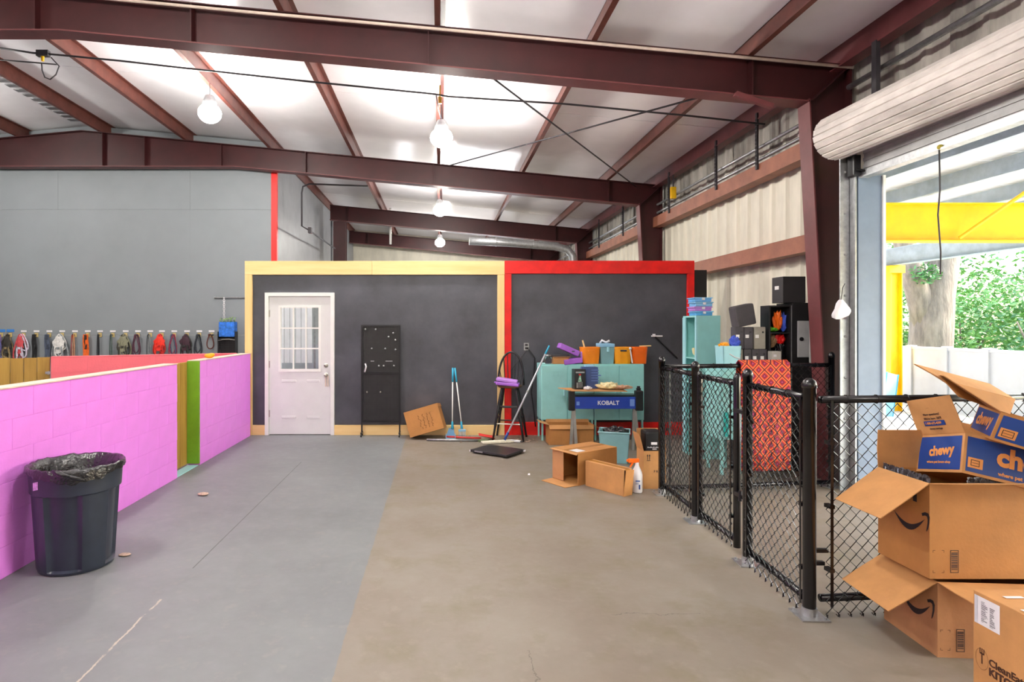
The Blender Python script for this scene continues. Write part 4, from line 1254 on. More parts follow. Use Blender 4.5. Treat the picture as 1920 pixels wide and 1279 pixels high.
# (pixel column, colour, second colour, width, length, style, label)
LE = [(3, '#8a6f9d', '#6a6aa8', .14, .5, 'loops', 'mauve leash with purple loops at the left edge of the grey wall'),
      (20, '#2e2b26', '#8a7a58', .2, .55, 'bundle', 'black and tan camouflage harness bundle under a blue tag'),
      (45, '#c54850', '#c9c2d4', .16, .55, 'bundle', 'red and lilac harness under the third tag from the left'),
      (69, '#16161a', '#16161a', .09, .55, 'straps', 'plain black leash hanging in a thick doubled strap'),
      (93, '#4a5366', '#39404d', .1, .55, 'straps', 'slate blue leash with a twisted strap'),
      (117, '#d8d6d4', '#8d9296', .26, .55, 'bundle', 'wide white and grey harness with fanned straps'),
      (141, '#9a3a2a', '#c98a5a', .08, .55, 'thin', 'thin rust and tan leash hanging straight'),
      (165, '#e8641c', '#3a2018', .11, .55, 'straps', 'narrow orange harness strap with dark marks'),
      (188, '#23242c', '#23242c', .05, .55, 'thin', 'single thin navy cord leash'),
      (212, '#3a4a48', '#5b6a66', .06, .55, 'thin', 'thin grey green cord leash'),
      (236, '#7d7c66', '#3d3b33', .24, .5, 'bundle', 'olive camouflage harness with hanging buckles'),
      (259, '#4e2a3c', '#5e3246', .18, .45, 'loops', 'dark plum leash in three long loops'),
      (282, '#3c4248', '#8a8f92', .09, .45, 'thin', 'grey chain leash hanging crooked'),
      (304, '#f0301e', '#b81a14', .24, .46, 'bundle', 'bright red harness, the brightest on the wall'),
      (327, '#8a2a44', '#3a4a66', .18, .46, 'loops', 'crimson and blue leash with a hooked handle'),
      (351, '#3b1d2c', '#2a2a28', .22, .46, 'bundle', 'burgundy and black plaid harness'),
      (374, '#22262f', '#3a4048', .18, .44, 'loops', 'black round leash hanging as an open ring'),
      (397, '#5c2a22', '#3a3a3a', .13, .28, 'ring', 'small dark collar ring on the last hook')]
for i, (px, c1, c2, wd, ln, st, lb) in enumerate(LE):
    hook(px, 'blue tagged hook at the left end of the grey wall' if i == 0 else 'second blue tagged hook from the left on the grey wall' if i == 1 else 'white tagged hook carrying the ' + lb.split(' hanging')[0].split(' under')[0].split(' with')[0].split(',')[0], i < 2)
    p = W(px, 628, YL)
    m1 = mat('leash_%d_a' % i, c1, .6, var=.15, vs=30); m2 = mat('leash_%d_b' % i, c2, .6, var=.15, vs=30)
    t = thing('leash' if st in ('loops', 'thin', 'straps') else ('dog_collar' if st == 'ring' else 'dog_harness'), lb, 'leash' if st in ('loops', 'thin', 'straps') else ('collar' if st == 'ring' else 'harness'), (p.x, YL - .05, p.z), group='leashes and harnesses hanging on the grey wall')
    rr = random.Random(i)
    a_, b_ = MB(), MB()
    if st == 'thin':
        loop(a_, -wd * .2, -.02, .012, wd * .5, ln, .008, .01); loop(b_, wd * .25, -.03, .012, wd * .4, ln * .97, .007, .01)
    elif st == 'loops':
        loop(a_, 0, -.02, .012, wd, ln, .011, .02); loop(a_, wd * .15, -.03, .012, wd * .7, ln * .8, .01, .02, .1); loop(b_, -wd * .1, -.035, .012, wd * .6, ln * .92, .01, .01, -.12)
    elif st == 'ring':
        loop(a_, 0, -.02, .012, wd * 1.3, ln, .012, .01); a_.ball((-.02, -.03, .0), .025, 8); b_.ball((.045, -.03, .0), .022, 8)
    elif st == 'straps':
        strap(a_, -wd * .2, -.02, .012, ln, wd * .6, -.01); strap(a_, wd * .22, -.03, .012, ln * .98, wd * .55, .015); strap(b_, 0, -.04, .0, ln * .5, wd * .45, .01, .008)
    else:
        for q in range(4):
            loop(a_ if q % 2 else b_, rr.uniform(-.02, .02), -.02 - .012 * q, .012, wd * rr.uniform(.5, 1.1), ln * rr.uniform(.55, 1), .014, .02, rr.uniform(-.2, .2))
        P_ = []
        for k in range(7):
            v = k / 6
            hw = wd * .42 * math.sin(PI * (.15 + .75 * v))
            P_.append([(-hw + .02 * math.sin(k * 2), -.07 - .01 * math.sin(v * 8), -.02 - ln * .62 * v), (.1 * hw, -.085, -.03 - ln * .6 * v), (hw + .015 * math.cos(k * 3), -.06, -.02 - ln * .58 * v)])
        a_.grid(P_)
        strap(b_, -wd * .25, -.075, -ln * .45, ln * .5, .035, -.03); strap(b_, wd * .22, -.07, -ln * .4, ln * .55, .03, .03)
        b_.box((-.025, -.1, -ln * .5), (.025, -.085, -ln * .42), bev=.004)
    a_.build('strap', m1, t, True, world=False)
    b_.build('loop', m2, t, True, world=False)
# black mesh wall pocket, blue box, rail with chain
p = W(430, 641, YL)
t = thing('wall_pocket', 'black wire mesh wall pocket hanging at the right end of the grey wall', 'wall pocket', (p.x, YL - .005, p.z))
mb = MB().box((-.165, -.01, -.4), (.165, 0, .2)).box((-.17, -.16, -.4), (-.155, -.01, .2)).box((.155, -.16, -.4), (.17, -.01, .2)).box((-.17, -.16, -.4), (.17, -.01, -.385))
mb.build('frame', M_BLACK, t, world=False)
mb = MB()
for k in range(13):
    mb.box((-.155 + k * .0255, -.16, -.39), (-.151 + k * .0255, -.155, .06))
for k in range(10):
    mb.box((-.16, -.162, -.37 + k * .046), (.16, -.156, -.366 + k * .046))
mb.build('mesh_front', M_DARK, t, world=False)
MB().tube([(-.165, -.17, .02), (-.06, -.175, .05), (.06, -.175, .055), (.165, -.17, .04)], .01, 6).build('front_bar', M_CHROME, t, True, world=False)
MB().box((-.165, -.165, .04), (.165, -.15, .07)).build('top_rail', M_BLACK, t, world=False)
p = W(431, 612, YL)
t = thing('blue_box', 'bright blue box with green things on top above the black wall pocket', 'box', (p.x, YL - .1, p.z))
MB().box((-.15, -.08, -.2), (.15, .08, .085), bev=.01).build('box_body', mat('bright_blue', '#2c74d8', .5, var=.25, vs=14), t, world=False)
mb = MB(); rr = random.Random(3)
for q in range(7):
    x = -.13 + q * .042
    mb.tube([(x, 0, .08), (x + rr.uniform(-.03, .03), -.02, .12), (x + rr.uniform(-.05, .05), 0, .14 + rr.uniform(0, .05))], .014, 5)
mb.build('green_contents', mat('sage_green', '#7f9a6a', .7, var=.3, vs=20), t, True, world=False)
p0, p1 = W(402, 558, YL - .03), W(470, 558, YL - .03)
tag(MB().cyl(p0, p1, .012, seg=8).cyl(p0, p0 + Vector((0, .03, 0)), .02).build('hanging_rail', M_GALV), 'thin grey rail on the grey wall above the blue box', 'rail')
p = W(420, 558, YL - .05)
mb = MB()
for k in range(11):
    z = p.z - .02 - k * .04
    mb.tube([(p.x + .015 * math.cos(a) * (1 if k % 2 else .3), p.y + .015 * math.cos(a) * (.3 if k % 2 else 1), z + .026 * math.sin(a)) for a in [q * PI / 4 for q in range(8)]], .006, 5, True)
tag(mb.build('white_chain', M_PAPER), 'white plastic chain hanging from the thin grey rail', 'chain')

# ================================================================== ALONG THE PARTITION
t = thing('pegboard_stand', 'narrow black wire grid display panel standing by the white door', 'display stand', (-.865, 8.7, 0))
x0, x1 = W(677, 0, 8.7).x, W(751, 0, 8.7).x
z0, zm, z1 = .2, .92, 1.62
mb = MB()
for (a, b, c, d) in ((x0, z0, x0 + .025, z1), (x1 - .025, z0, x1, z1), (x0 + .025, z1 - .025, x1 - .025, z1), (x0 + .025, z0, x1 - .025, z0 + .02), (x0 + .025, zm - .02, x1 - .025, zm + .02)):
    mb.box((a, 8.69, b), (c, 8.715, d))
mb.build('frame', M_BLACK, t)
MB().box((x0 + .02, 8.712, zm), (x1 - .02, 8.718, z1 - .01)).build('backing_panel', mat('black_panel', '#232321', .5, var=.2, vs=14), t)
MB().box((x0 + .02, 8.712, z0 + .01), (x1 - .02, 8.718, zm)).build('backing_panel', MATS['black_panel'], t)
mb = MB(); k = x0 + .03
while k < x1 - .03:
    mb.box((k, 8.706, z0 + .02), (k + .004, 8.711, z1 - .02)); k += .018
k = z0 + .03
while k < zm - .02:
    mb.box((x0 + .02, 8.703, k), (x1 - .02, 8.707, k + .004)); k += .018
mb.build('wire_grid', M_DARK, t)['kind'] = 'stuff'
for (px, py) in ((686, 618), (705, 618), (738, 625), (729, 632), (742, 638), (698, 654), (723, 654), (742, 656), (711, 686), (720, 686), (739, 686), (689, 735), (714, 735)):
    p = W(px, py, 8.7)
    MB().cyl(p, p - Vector((0, .05, -.004)), .005, seg=6).ball(p - Vector((0, .05, -.004)), .014, 8).build('peg', M_CHROME if py > 700 else M_GALV, t, True)
for (px, w_) in ((695, .05), (723, .1)):
    p = W(px, 678, 8.7); MB().box((p.x, 8.69, p.z), (p.x + w_, 8.7, p.z + .012)).build('shelf_clip', M_GALV, t)
p = W(685, 690, 8.69); MB().tube([p + Vector((0, 0, .06)), p + Vector((.015, -.03, .02)), p + Vector((-.005, -.02, -.06))], .012, 6).build('hanging_tag', M_PAPER, t, True)
for x in (x0 + .012, x1 - .012):
    mb = MB().box((x - .01, 8.69, .03), (x + .01, 8.71, z0)).box((x - .01, 8.6, .045), (x + .01, 8.76, .065))
    for yy in (8.61, 8.75):
        mb.cyl((x - .008, yy, .024), (x + .008, yy, .024), .024, seg=12)
    mb.build('leg', M_BLACK, t)

t = thing('wall_outlet', 'grey double wall outlet on the right chalkboard', 'outlet', W(987, 650, YP - .006))
MB().box((-.038, 0, -.055), (.038, .006, .055), bev=.003).build('cover_plate', M_GALV, t, world=False)
MB().box((-.02, -.004, .008), (.02, 0, .04), bev=.004).box((-.02, -.004, -.04), (.02, 0, -.008), bev=.004).build('socket', M_DARK, t, world=False)
MB().box((.0, -.03, -.035), (.03, -.004, -.01), bev=.004).build('plug', M_BLACK, t, world=False)
wire('power_cord', 'black cord hanging from the wall outlet to the floor', [W(991, 655, YP - .04), W(1003, 672, YP - .03), W(1001, 700, YP - .02), W(996, 735, YP - .02), W(1001, 770, YP - .02), W(1004, 800, YP - .06)], .009, M_BLACK, 'cord')
wire('power_cord', 'thin grey cord slanting from the wall outlet to the black chair', [W(988, 657, YP - .03), W(975, 672, YP - .06), W(958, 695, YP - .1)], .006, M_DARK, 'cord')
t = thing('wall_bracket', 'small pale bracket with a dark rod on the right chalkboard', 'bracket', W(1231, 630, YP - .003))
MB().box((-.08, -.03, -.012), (.08, .003, .008), bev=.004).box((-.06, -.01, .01), (-.02, .003, .03)).build('bracket_plate', M_PAPER, t, world=False)
MB().cyl((-.03, -.03, -.012), (.3, -.02, -.33), .012, seg=6).build('rod', M_BLACK, t, world=False)

# bar stool with hooped spindle back
cx, cy = W(956, 0, 8.5).x, 8.5
t = thing('bar_stool', 'black wooden bar stool with a hooped spindle back and worn seat', 'stool', (cx, cy, 0), (0, 0, R(-14)))
zs = .765
MB().lathe([(.001, zs - .035), (.15, zs - .035), (.175, zs - .02), (.178, zs - .005), (.165, zs), (.001, zs - .008)], 28).build('seat', mat('worn_seat', '#7a4f2b', .5, var=.3, vs=10, hex2='#2a1c14'), t, True, world=False)
hoop = [(.165 * math.cos(a) * 1.12, .13 + .04 * math.sin(a), zs - .01 + .47 * math.sin(a) ** .8) for a in [PI * q / 20 for q in range(21)]]
MB().tube(hoop, .015, 8).build('back_hoop', M_BLACK, t, True, world=False)
for q in range(-3, 4):
    xx = q * .042
    zt = zs - .01 + .47 * math.sqrt(max(0, 1 - (xx * 1.35 / .185) ** 2)) ** .8
    MB().cyl((xx, .13, zs - .01), (xx * 1.35, .165, zt), .006, seg=6).build('spindle', M_BLACK, t, world=False)
LG = []
for sx in (-1, 1):
    for sy in (-1, 1):
        tp_, bt = Vector((sx * .1, sy * .1, zs - .03)), Vector((sx * .215, sy * .2, 0))
        pts = [tp_.lerp(bt, v) for v in (0, .08, .3, .42, .45, .5, .7, .75, 1)]
        MB().tube(pts, .015, 8, radii=[.015, .018, .024, .016, .022, .016, .021, .017, .014]).build('leg', M_BLACK, t, True, world=False)
        LG.append((tp_, bt))
def at_leg(i, v): return LG[i][0].lerp(LG[i][1], v)
for (i, j, v) in ((0, 2, .68), (1, 3, .68), (0, 1, .58), (2, 3, .58), (0, 2, .35), (1, 3, .42)):
    MB().cyl(at_leg(i, v), at_leg(j, v), .01, seg=8).build('stretcher', M_CHROME if (i, j, v) == (0, 2, .68) else M_BLACK, t, world=False)
t = thing('tool_case', 'violet plastic case lying on the seat of the black bar stool', 'case', (cx - .03, cy - .08, zs + .004), (0, R(4), R(-12)))
MB().box((-.17, -.1, 0), (.15, .1, .045), bev=.012).build('lower_shell', M_VIOLET, t, world=False)
MB().box((-.175, -.1, .045), (.12, .1, .09), bev=.014, M=Matrix.Rotation(R(4), 4, 'Y')).build('upper_shell', mat('violet_pale', '#bb86e0', .35), t, world=False)
MB().box((-.2, -.05, .02), (-.17, .05, .035), bev=.006).build('handle', M_VIOLET, t, world=False)

# mop leaning on the lockers, red shovel, sticks on the floor
t = thing('flat_mop', 'flat mop with a long silver pole and blue tip leaning toward the teal lockers', 'mop', W(950, 803, 8.32))
pa, pb = W(946, 806, 8.2), W(1030, 648, 8.28)
pa.z = .04
MB().cyl(pa.lerp(pb, .07), pa.lerp(pb, .91), .013, seg=10).build('pole', mat('silver_pole', '#c9ccd6', .3, metal=.4), t, True)
MB().cyl(pa.lerp(pb, .5), pa.lerp(pb, .52), .017, seg=10).build('pole_joint', M_GALV, t)
MB().cyl(pa.lerp(pb, .91), pb, .014, .011, seg=10).build('grip', M_CYAN, t, True)
MB().cyl(pa, pa.lerp(pb, .08), .018, seg=10).build('socket', M_BLUEP, t, True)
MB().box((-.24, -.06, .004), (.2, .06, .03), M=Matrix.Translation((pa.x - .08, pa.y, 0)) @ Matrix.Rotation(R(14), 4, 'Z'), bev=.008).build('mop_head', mat('mop_cream', '#dfd9c4', .8, var=.1, vs=30), t)
def scoop(label, px0, px1, rake):
    b_, tp_ = W(px0, 797, 8.62), W(px1, 690, 8.79)
    b_.z = .14
    t = thing('scoop_tool', label, 'scoop', (b_.x, 8.62, 0))
    MB().cyl(b_, b_.lerp(tp_, .78), .009, seg=8).build('shaft', M_WHITE, t, True)
    MB().cyl(b_.lerp(tp_, .76), tp_, .014, seg=8).build('grip', M_CYAN, t, True)
    MB().cyl(b_ - Vector((0, 0, .02)), b_.lerp(tp_, .1), .02, .013, seg=8).build('socket', M_CYAN, t, True)
    mb = MB()
    if rake:
        mb.box((b_.x - .05, 8.56, .09), (b_.x + .055, 8.6, .12), bev=.004)
        for q in range(5):
            mb.box((b_.x - .045 + q * .021, 8.56, .0), (b_.x - .037 + q * .021, 8.57, .1))
    else:
        mb.box((b_.x - .09, 8.5, .0), (b_.x + .04, 8.64, .008)).prism([(b_.x - .09, 8.64, .0), (b_.x + .04, 8.64, .0), (b_.x + .02, 8.64, .13), (b_.x - .05, 8.64, .13)], (0, .008, 0)).box((b_.x - .095, 8.5, 0), (b_.x - .087, 8.64, .05)).box((b_.x + .037, 8.5, 0), (b_.x + .045, 8.64, .05))
    mb.build('rake_head' if rake else 'pan', M_LTBLUE, t)
scoop('blue handled waste pan leaning on the partition, left of the pair', 848, 849, False)
scoop('blue handled waste rake leaning on the partition, right of the pair', 866, 853, True)
t = thing('red_shovel', 'red plastic shovel lying on the floor along the partition', 'shovel', (.4, 8.4, 0))
a_, b_ = W(836, 0, 8.5), W(902, 0, 8.42)
MB().cyl((a_.x, 8.55, .02), (b_.x, 8.42, .022), .014, seg=8).build('handle', mat('red_plastic', '#d03a36', .4), t, True)
MB().grid([[(b_.x - .03 + u * .22, 8.32 + v * .2, .008 + .03 * abs(v - .5) * 2 + .055 * (1 - u) * (1 if 0.2 < v < .8 else .7)) for v in (0, .2, .5, .8, 1)] for u in (0, .25, .6, 1)]).build('blade', MATS['red_plastic'], t, True)
t = thing('grey_stick', 'long grey stick lying on the floor in front of the red shovel', 'stick', (.1, 8.3, 0))
MB().cyl((W(800, 0, 8.3).x, 8.33, .018), (W(896, 0, 8.3).x, 8.28, .018), .016, seg=8).build('shaft', M_GALV, t, True)
MB().box((W(896, 0, 8.3).x, 8.24, .0), (W(912, 0, 8.3).x + .03, 8.31, .035), bev=.008).build('brush_end', mat('moss_green', '#5f6a48', .8), t)
t = thing('caulk_tube', 'short white tube lying on the floor right of the mop head', 'tube', (1.02, 8.22, .02))
MB().cyl((.98, 8.24, .022), (1.1, 8.18, .022), .02, seg=12).build('tube_body', M_PAPER, t, True)
MB().cyl((1.1, 8.18, .022), (1.13, 8.165, .022), .008, seg=8).build('nozzle', M_BLACK, t)
rr = random.Random(9)
mb = MB()
for i in range(40):
    x, y = rr.uniform(-.1, 1.4), rr.uniform(8.2, 8.75)
    if i < 15: x = rr.uniform(1.05, 1.35)
    s_ = rr.uniform(.005, .016)
    mb.ball((x, y, s_ * .4), s_, 6, (1.3, .8, .4))
tag(mb.build('floor_litter', M_SCRAP), 'scattered grit and litter on the floor below the chalkboards', 'litter', kind='stuff')
t = thing('floor_scale', 'flat black square floor scale on the beige concrete', 'scale', W(933, 850, 7.55), (0, 0, R(-38)))
t.location.z = 0
MB().box((-.27, -.22, .018), (.27, .22, .045), bev=.006).build('platform', mat('scale_black', '#2c2b2f', .3, var=.1), t, world=False)
for sx in (-1, 1):
    for sy in (-1, 1):
        MB().cyl((sx * .22, sy * .17, 0), (sx * .22, sy * .17, .02), .025, seg=12).build('foot', M_BLACK, t, world=False)
MB().box((-.2, -.224, .024), (-.08, -.219, .04)).build('label', M_GALV, t, world=False)
for (sx, sy) in ((-1, -1), (1, 1)):
    MB().box((sx * .272 - .008, sy * .2 - .02, .02), (sx * .272 + .008, sy * .2 + .02, .04)).build('corner_cap', M_PAPER, t, world=False)

# ================================================================== LOCKERS AND WHAT STANDS ON THEM
def locker(label, x0, x1, name='locker_cabinet'):
    y0, y1, z0, z1 = 8.36, 8.74, .285, 1.07
    t = thing(name, label, 'locker', ((x0 + x1) / 2, 8.55, 0))
    MB().box((x0, y0 + .012, z0), (x1, y1, z1), bev=.004).build('body', M_TEAL, t)
    w_ = (x1 - x0) / 2
    for k in range(2):
        a, b = x0 + k * w_ + .006, x0 + (k + 1) * w_ - .006
        d = MB().box((a, y0, z0 + .012), (b, y0 + .0125, z1 - .02), bev=.003).build('door', M_TEAL, t)
        m_ = (a + b) / 2 + .02
        mb = MB()
        zt = z1 - .1
        for (u0, v0, u1, v1) in ((m_ - .04, zt - .06, m_ - .034, zt), (m_ + .034, zt - .06, m_ + .04, zt), (m_ - .04, zt - .06, m_ + .04, zt - .054), (m_ - .04, zt - .006, m_ + .04, zt)):
            mb.box((u0, y0 - .005, v0), (u1, y0, v1))
        mb.build('card_holder', M_TEAL, d)
        e = b - .04 if k == 0 else a + .04
        MB().box((e - .009, y0 - .02, .63), (e + .009, y0, .72), bev=.004).build('handle', M_AQUA, d)
    for x in (x0 + .02, x1 - .02):
        for y in (y0 + .03, y1 - .03):
            MB().box((x - .012, y - .012, 0), (x + .012, y + .012, z0 + .004)).build('leg', M_TEAL, t)
    return t
Lx0, Lxm, Lx1 = W(1015, 0, 8.36).x, W(1114, 0, 8.36).x, W(1208, 0, 8.36).x
locker('left of the two wide teal metal lockers under the plastic bins', Lx0, Lxm - .003)
locker('right of the two wide teal metal lockers under the plastic bins', Lxm + .003, Lx1)
ZT = 1.072
def tub(label, px0, px1, h, m, y=8.5, d=.22, hole=False, name='storage_bin'):
    x0, x1 = W(px0, 0, y).x, W(px1, 0, y).x
    c = (x0 + x1) / 2; w_ = (x1 - x0)
    t = thing(name, label, 'bin', (c, y, ZT))
    a, b = w_ / 2 * .86, w_ / 2
    dd0, dd = d / 2 * .86, d / 2
    P_ = []
    for (fx, fy, z) in ((a, dd0, 0), (b * .98, dd * .98, h - .02), (b, dd, h - .018), (b, dd, h), (b * .95, dd * .95, h), (a * .95, dd0 * .95, .01)):
        ring = []
        for q in range(20):
            an = 2 * PI * q / 20
            cx_, sx_ = math.cos(an), math.sin(an)
            k = 1 / max(abs(cx_), abs(sx_)) ** .86
            ring.append((fx * cx_ * k, fy * sx_ * k, z))
        P_.append(ring + [ring[0]])
    mb = MB().grid(P_); mb.poly([p for p in P_[0][:-1]][::-1]); mb.poly([p for p in P_[-1][:-1]])
    bmesh.ops.remove_doubles(mb.bm, verts=mb.bm.verts, dist=1e-5)
    mb.build('bin_body', m, t, True, world=False).modifiers.new('e', 'EDGE_SPLIT').split_angle = R(40)
    yf = -(dd0 + (dd * .98 - dd0) * .78)
    MB().box((-.045, yf - .008, h * .74), (.045, yf + .006, h * .84), bev=.006).build('handle_grip', M_DARK if hole else m, t, world=False)
    return t
tub('left orange plastic bin on the lockers with a handle sticking out', 1088, 1123, .235, M_ORANGE)
tub('amber plastic bin with a dark grip in the middle of the locker top', 1148, 1182, .235, M_AMBER, hole=True)
tub('deep orange plastic bin at the right end of the locker top', 1181, 1211, .235, M_ORANGE2, y=8.52)
t = thing('storage_bin', 'teal plastic bin with a light blue lid between the orange bins', 'bin', (W(1136, 0, 8.5).x, 8.52, ZT))
MB().prism([(-.085, -.1, 0), (.085, -.1, 0), (.1, -.1, .24), (-.1, -.1, .24)], (0, .2, 0)).build('bin_body', M_TEALBIN, t, world=False)
MB().box((-.11, -.115, .235), (.1, .11, .285), bev=.008).build('lid', M_LTBLUE, t, world=False)
MB().box((-.01, -.125, .17), (.02, -.1, .24), bev=.004).build('clip', M_AQUA, t, world=False)
tag(MB().tube([(W(1126, 0, 8.5).x, 8.52, ZT + .29), (W(1126, 0, 8.5).x + .02, 8.5, ZT + .33), (W(1136, 0, 8.5).x, 8.5, ZT + .3), (W(1140, 0, 8.5).x + .02, 8.5, ZT + .325)], .016, 6).build('clear_tangle', M_PAPER, smooth=True), 'small pale tangle lying on the light blue bin lid', 'cord')
p = W(1095, 650, 8.5)
tag(MB().cyl((p.x + .04, 8.5, ZT + .1), (p.x - .02, 8.5, ZT + .33), .012, seg=8).build('wooden_handle', M_PINE), 'wooden handle sticking out of the left orange bin', 'handle')
p = W(1186, 680, 8.36)
tag(MB().cyl((p.x + .01, 8.4, ZT + .012), (p.x - .02, 8.4, ZT + .21), .01, seg=8).ball((p.x - .02, 8.4, ZT + .215), .022, 8).build('brush', M_PAPER), 'white handled brush standing between the amber and deep orange bins', 'brush')
p = W(1212, 649, 8.52)
tag(MB().cyl((p.x - .1, 8.52, ZT + .245), (p.x + .06, 8.5, ZT + .25), .008, seg=6).build('thin_stick', M_PINE), 'thin pale stick lying across the deep orange bin', 'stick')
t = thing('craft_case', 'open violet plastic case with tilted lid on the locker top', 'case', (W(1072, 0, 8.45).x, 8.45, ZT))
MB().box((-.12, -.09, .0), (.14, .09, .075), bev=.012, M=Matrix.Rotation(R(-8), 4, 'Y')).build('lower_shell', M_VIOLET, t, world=False)
MB().box((-.18, -.09, -.02), (.12, .09, .06), bev=.016, M=Matrix.Translation((-.03, 0, .17)) @ Matrix.Rotation(R(24), 4, 'Y')).build('lid', M_VIOLET, t, world=False)
MB().box((.12, -.02, .06), (.15, .02, .17), bev=.008).build('latch', mat('violet_pale', '#bb86e0', .35), t, world=False)
for (px, pz) in ((1067, .19),):
    MB().box((-.02, -.096, .17), (.02, -.088, .185)).build('clasp', M_DARK, t, world=False)
t = thing('cardboard_tray', 'small cardboard tray at the left end of the locker top', 'box', (W(1050, 0, 8.45).x, 8.47, ZT))
MB().box((-.105, -.09, 0), (.11, -.084, .085)).box((-.105, .084, 0), (.11, .09, .085)).box((-.105, -.084, 0), (-.099, .084, .085)).box((.104, -.084, 0), (.11, .084, .085)).box((-.099, -.084, 0), (.104, .084, .005)).build('tray_body', M_CARD_L, t, world=False)
MB().slab([(-.1, -.09, .085), (.11, -.09, .085), (.13, -.12, .1), (-.12, -.12, .1)], .004).build('flap', M_CARD_L, t, world=False)
tag(MB().box((-.16, -.05, .09), (.14, .05, .125), bev=.01, M=Matrix.Translation((W(1048, 0, 8.5).x, 8.49, ZT))).build('black_case', M_DARK), 'flat dark case resting on the small cardboard tray', 'case')
t = thing('glass_jar', 'small clear glass jar at the left corner of the locker top', 'jar', (W(1028, 0, 8.45).x, 8.45, ZT))
MB().lathe([(.001, .002), (.045, .002), (.05, .01), (.05, .085), (.038, .1), (.038, .11)], 20).build('jar_body', M_GLASS, t, True, world=False)
MB().lathe([(.001, .125), (.04, .125), (.041, .105), (.0395, .105)], 20).build('lid', M_GALV, t, True, world=False)

# ---- folding work stand with blue beam
t = thing('work_stand', 'folding grey legged work stand with a blue printed beam in front of the lockers', 'work bench', (2.3, 8.05, 0))
yA = 7.85
x0, x1 = W(1066, 0, yA).x, W(1205, 0, yA).x
zb, zt = W(0, 767, yA).z, W(0, 744, yA).z
MB().box((x0 + .07, yA - .02, zb + .005), (x1 - .09, yA + .02, zt), bev=.004).build('beam', M_BLUEBENCH, t)
for a, b in ((x0, x0 + .08), (x1 - .1, x1)):
    MB().box((a, yA - .035, zb - .02), (b, yA + .05, zt + .08), bev=.012).build('end_bracket', M_BLACK, t)
MB().box((x0 + .08, yA + .06, zt - .02), (x1 - .03, yA + .3, zt + .012)).build('rear_beam', M_BLACK, t)
FM = frame_m((x0, yA - .0212, 0), (1, 0, 0), (0, 0, 1), (0, -1, 0))
text('KOBALT', .075, M_PAPER, t, WM(t).inverted() @ FM @ T2(.375, (zb + zt) / 2), bold=.002)
MB().box((x0 + .8, yA - .0215, zb + .04), (x0 + .86, yA - .02, zt - .03)).build('printed_badge', mat('pale_blue_print', '#6f8fd0', .5), t)
MB().box((x0 + .1, yA - .0215, zb + .05), (x0 + .14, yA - .02, zb + .1)).build('printed_badge', MATS['pale_blue_print'], t)
for (lx, sx) in ((x0 + .07, 1), (x1 - .1, 1)):
    for (fx, fy, r_) in ((-.07, -.13, 0), (.0, -.16, 0), (.05, .16, 0)):
        tp_, bt = Vector((lx + fx * .1, yA + .01, zb)), Vector((lx + fx, yA + .01 + fy, 0.0))
        dv = (bt - tp_)
        s_ = Vector((.018, 0, 0)); u_ = Vector((0, .014, 0))
        mb = MB(); mb.prism([tp_ - s_ - u_, tp_ + s_ - u_, tp_ + s_ + u_, tp_ - s_ + u_], dv)
        mb.build('leg', M_STEELLEG, t)
# board and clutter on the stand
t = thing('tray_board', 'pale cardboard sheet lying across the work stand', 'board', (2.1, 8.05, zt + .09))
zz = zt + .085
MB().slab([(x0 + .03, yA - .1, zz), (x1 - .22, yA - .06, zz - .01), (x1 - .22, yA + .28, zz), (x0 - .08, yA + .3, zz)], .008).build('sheet', M_CARD_L, t)
t = thing('product_box', 'black upright product box with a green and white picture on the work stand', 'box', (W(1085, 0, yA + .12).x, yA + .12, zz + .005), (0, 0, R(6)))
hB = .265
MB().box((-.075, -.06, 0), (.075, .06, hB), bev=.003).build('box_body', M_BLACK, t, world=False)
MB().box((-.06, -.0612, .215), (.06, -.06, .235)).box((-.05, -.0612, .02), (-.03, -.06, .09)).box((-.02, -.0612, .02), (-.012, -.06, .1)).box((.0, -.0612, .02), (.008, -.06, .1)).box((.02, -.0612, .02), (.028, -.06, .1)).build('printed_text_block', M_GALV, t, world=False)
MB().prism([(-.03, -.0614, .1), (.02, -.0614, .1), (.012, -.0614, .16), (-.002, -.0614, .21), (-.018, -.0614, .16)], (0, .0012, 0)).build('printed_picture', mat('mint_print', '#8fb8a4', .5, var=.4, vs=60), t, world=False)
MB().box((-.02, -.0615, .185), (.012, -.06, .205)).build('printed_spot', M_RED, t, world=False)
t = thing('tool_case', 'dark blue plastic tool case standing on the work stand behind the black box', 'case', (W(1104, 0, yA + .2).x, yA + .2, zz + .005))
MB().box((-.1, -.05, 0), (.115, .06, .29), bev=.012).build('case_body', mat('denim_blue', '#43588c', .45), t, world=False)
MB().box((-.06, -.055, .29), (.06, .04, .315), bev=.008).build('handle', M_LTBLUE, t, world=False)
mb = MB()
for q in range(5):
    mb.box((.02, -.058, .1 + q * .035), (.15 if q in (2,) else .118, -.05, .115 + q * .035))
mb.build('ribs', mat('denim_pale', '#5e78b4', .45), t, world=False)
def crumple(name, label, c, sx, sy, sz, m, cat, seed):
    rr = random.Random(seed)
    mb = MB().ball((0, 0, 0), 1, 16)
    for v in mb.bm.verts:
        f = 1 + .25 * math.sin(v.co.x * 7 + seed) * math.cos(v.co.y * 9) + rr.uniform(-.1, .1)
        v.co = Vector((v.co.x * sx * f, v.co.y * sy * f, max(0, (v.co.z * .5 + .5) * sz * f)))
    o = mb.build(name, m, smooth=False); o.location = c
    return tag(o, label, cat)
crumple('crumpled_paper', 'crumpled pale yellow paper heap on the work stand', (W(1138, 0, yA + .1).x, yA + .08, zz + .006), .13, .09, .085, mat('pale_yellow_paper', '#e3d6a8', .7, var=.15, vs=20), 'paper', 2)
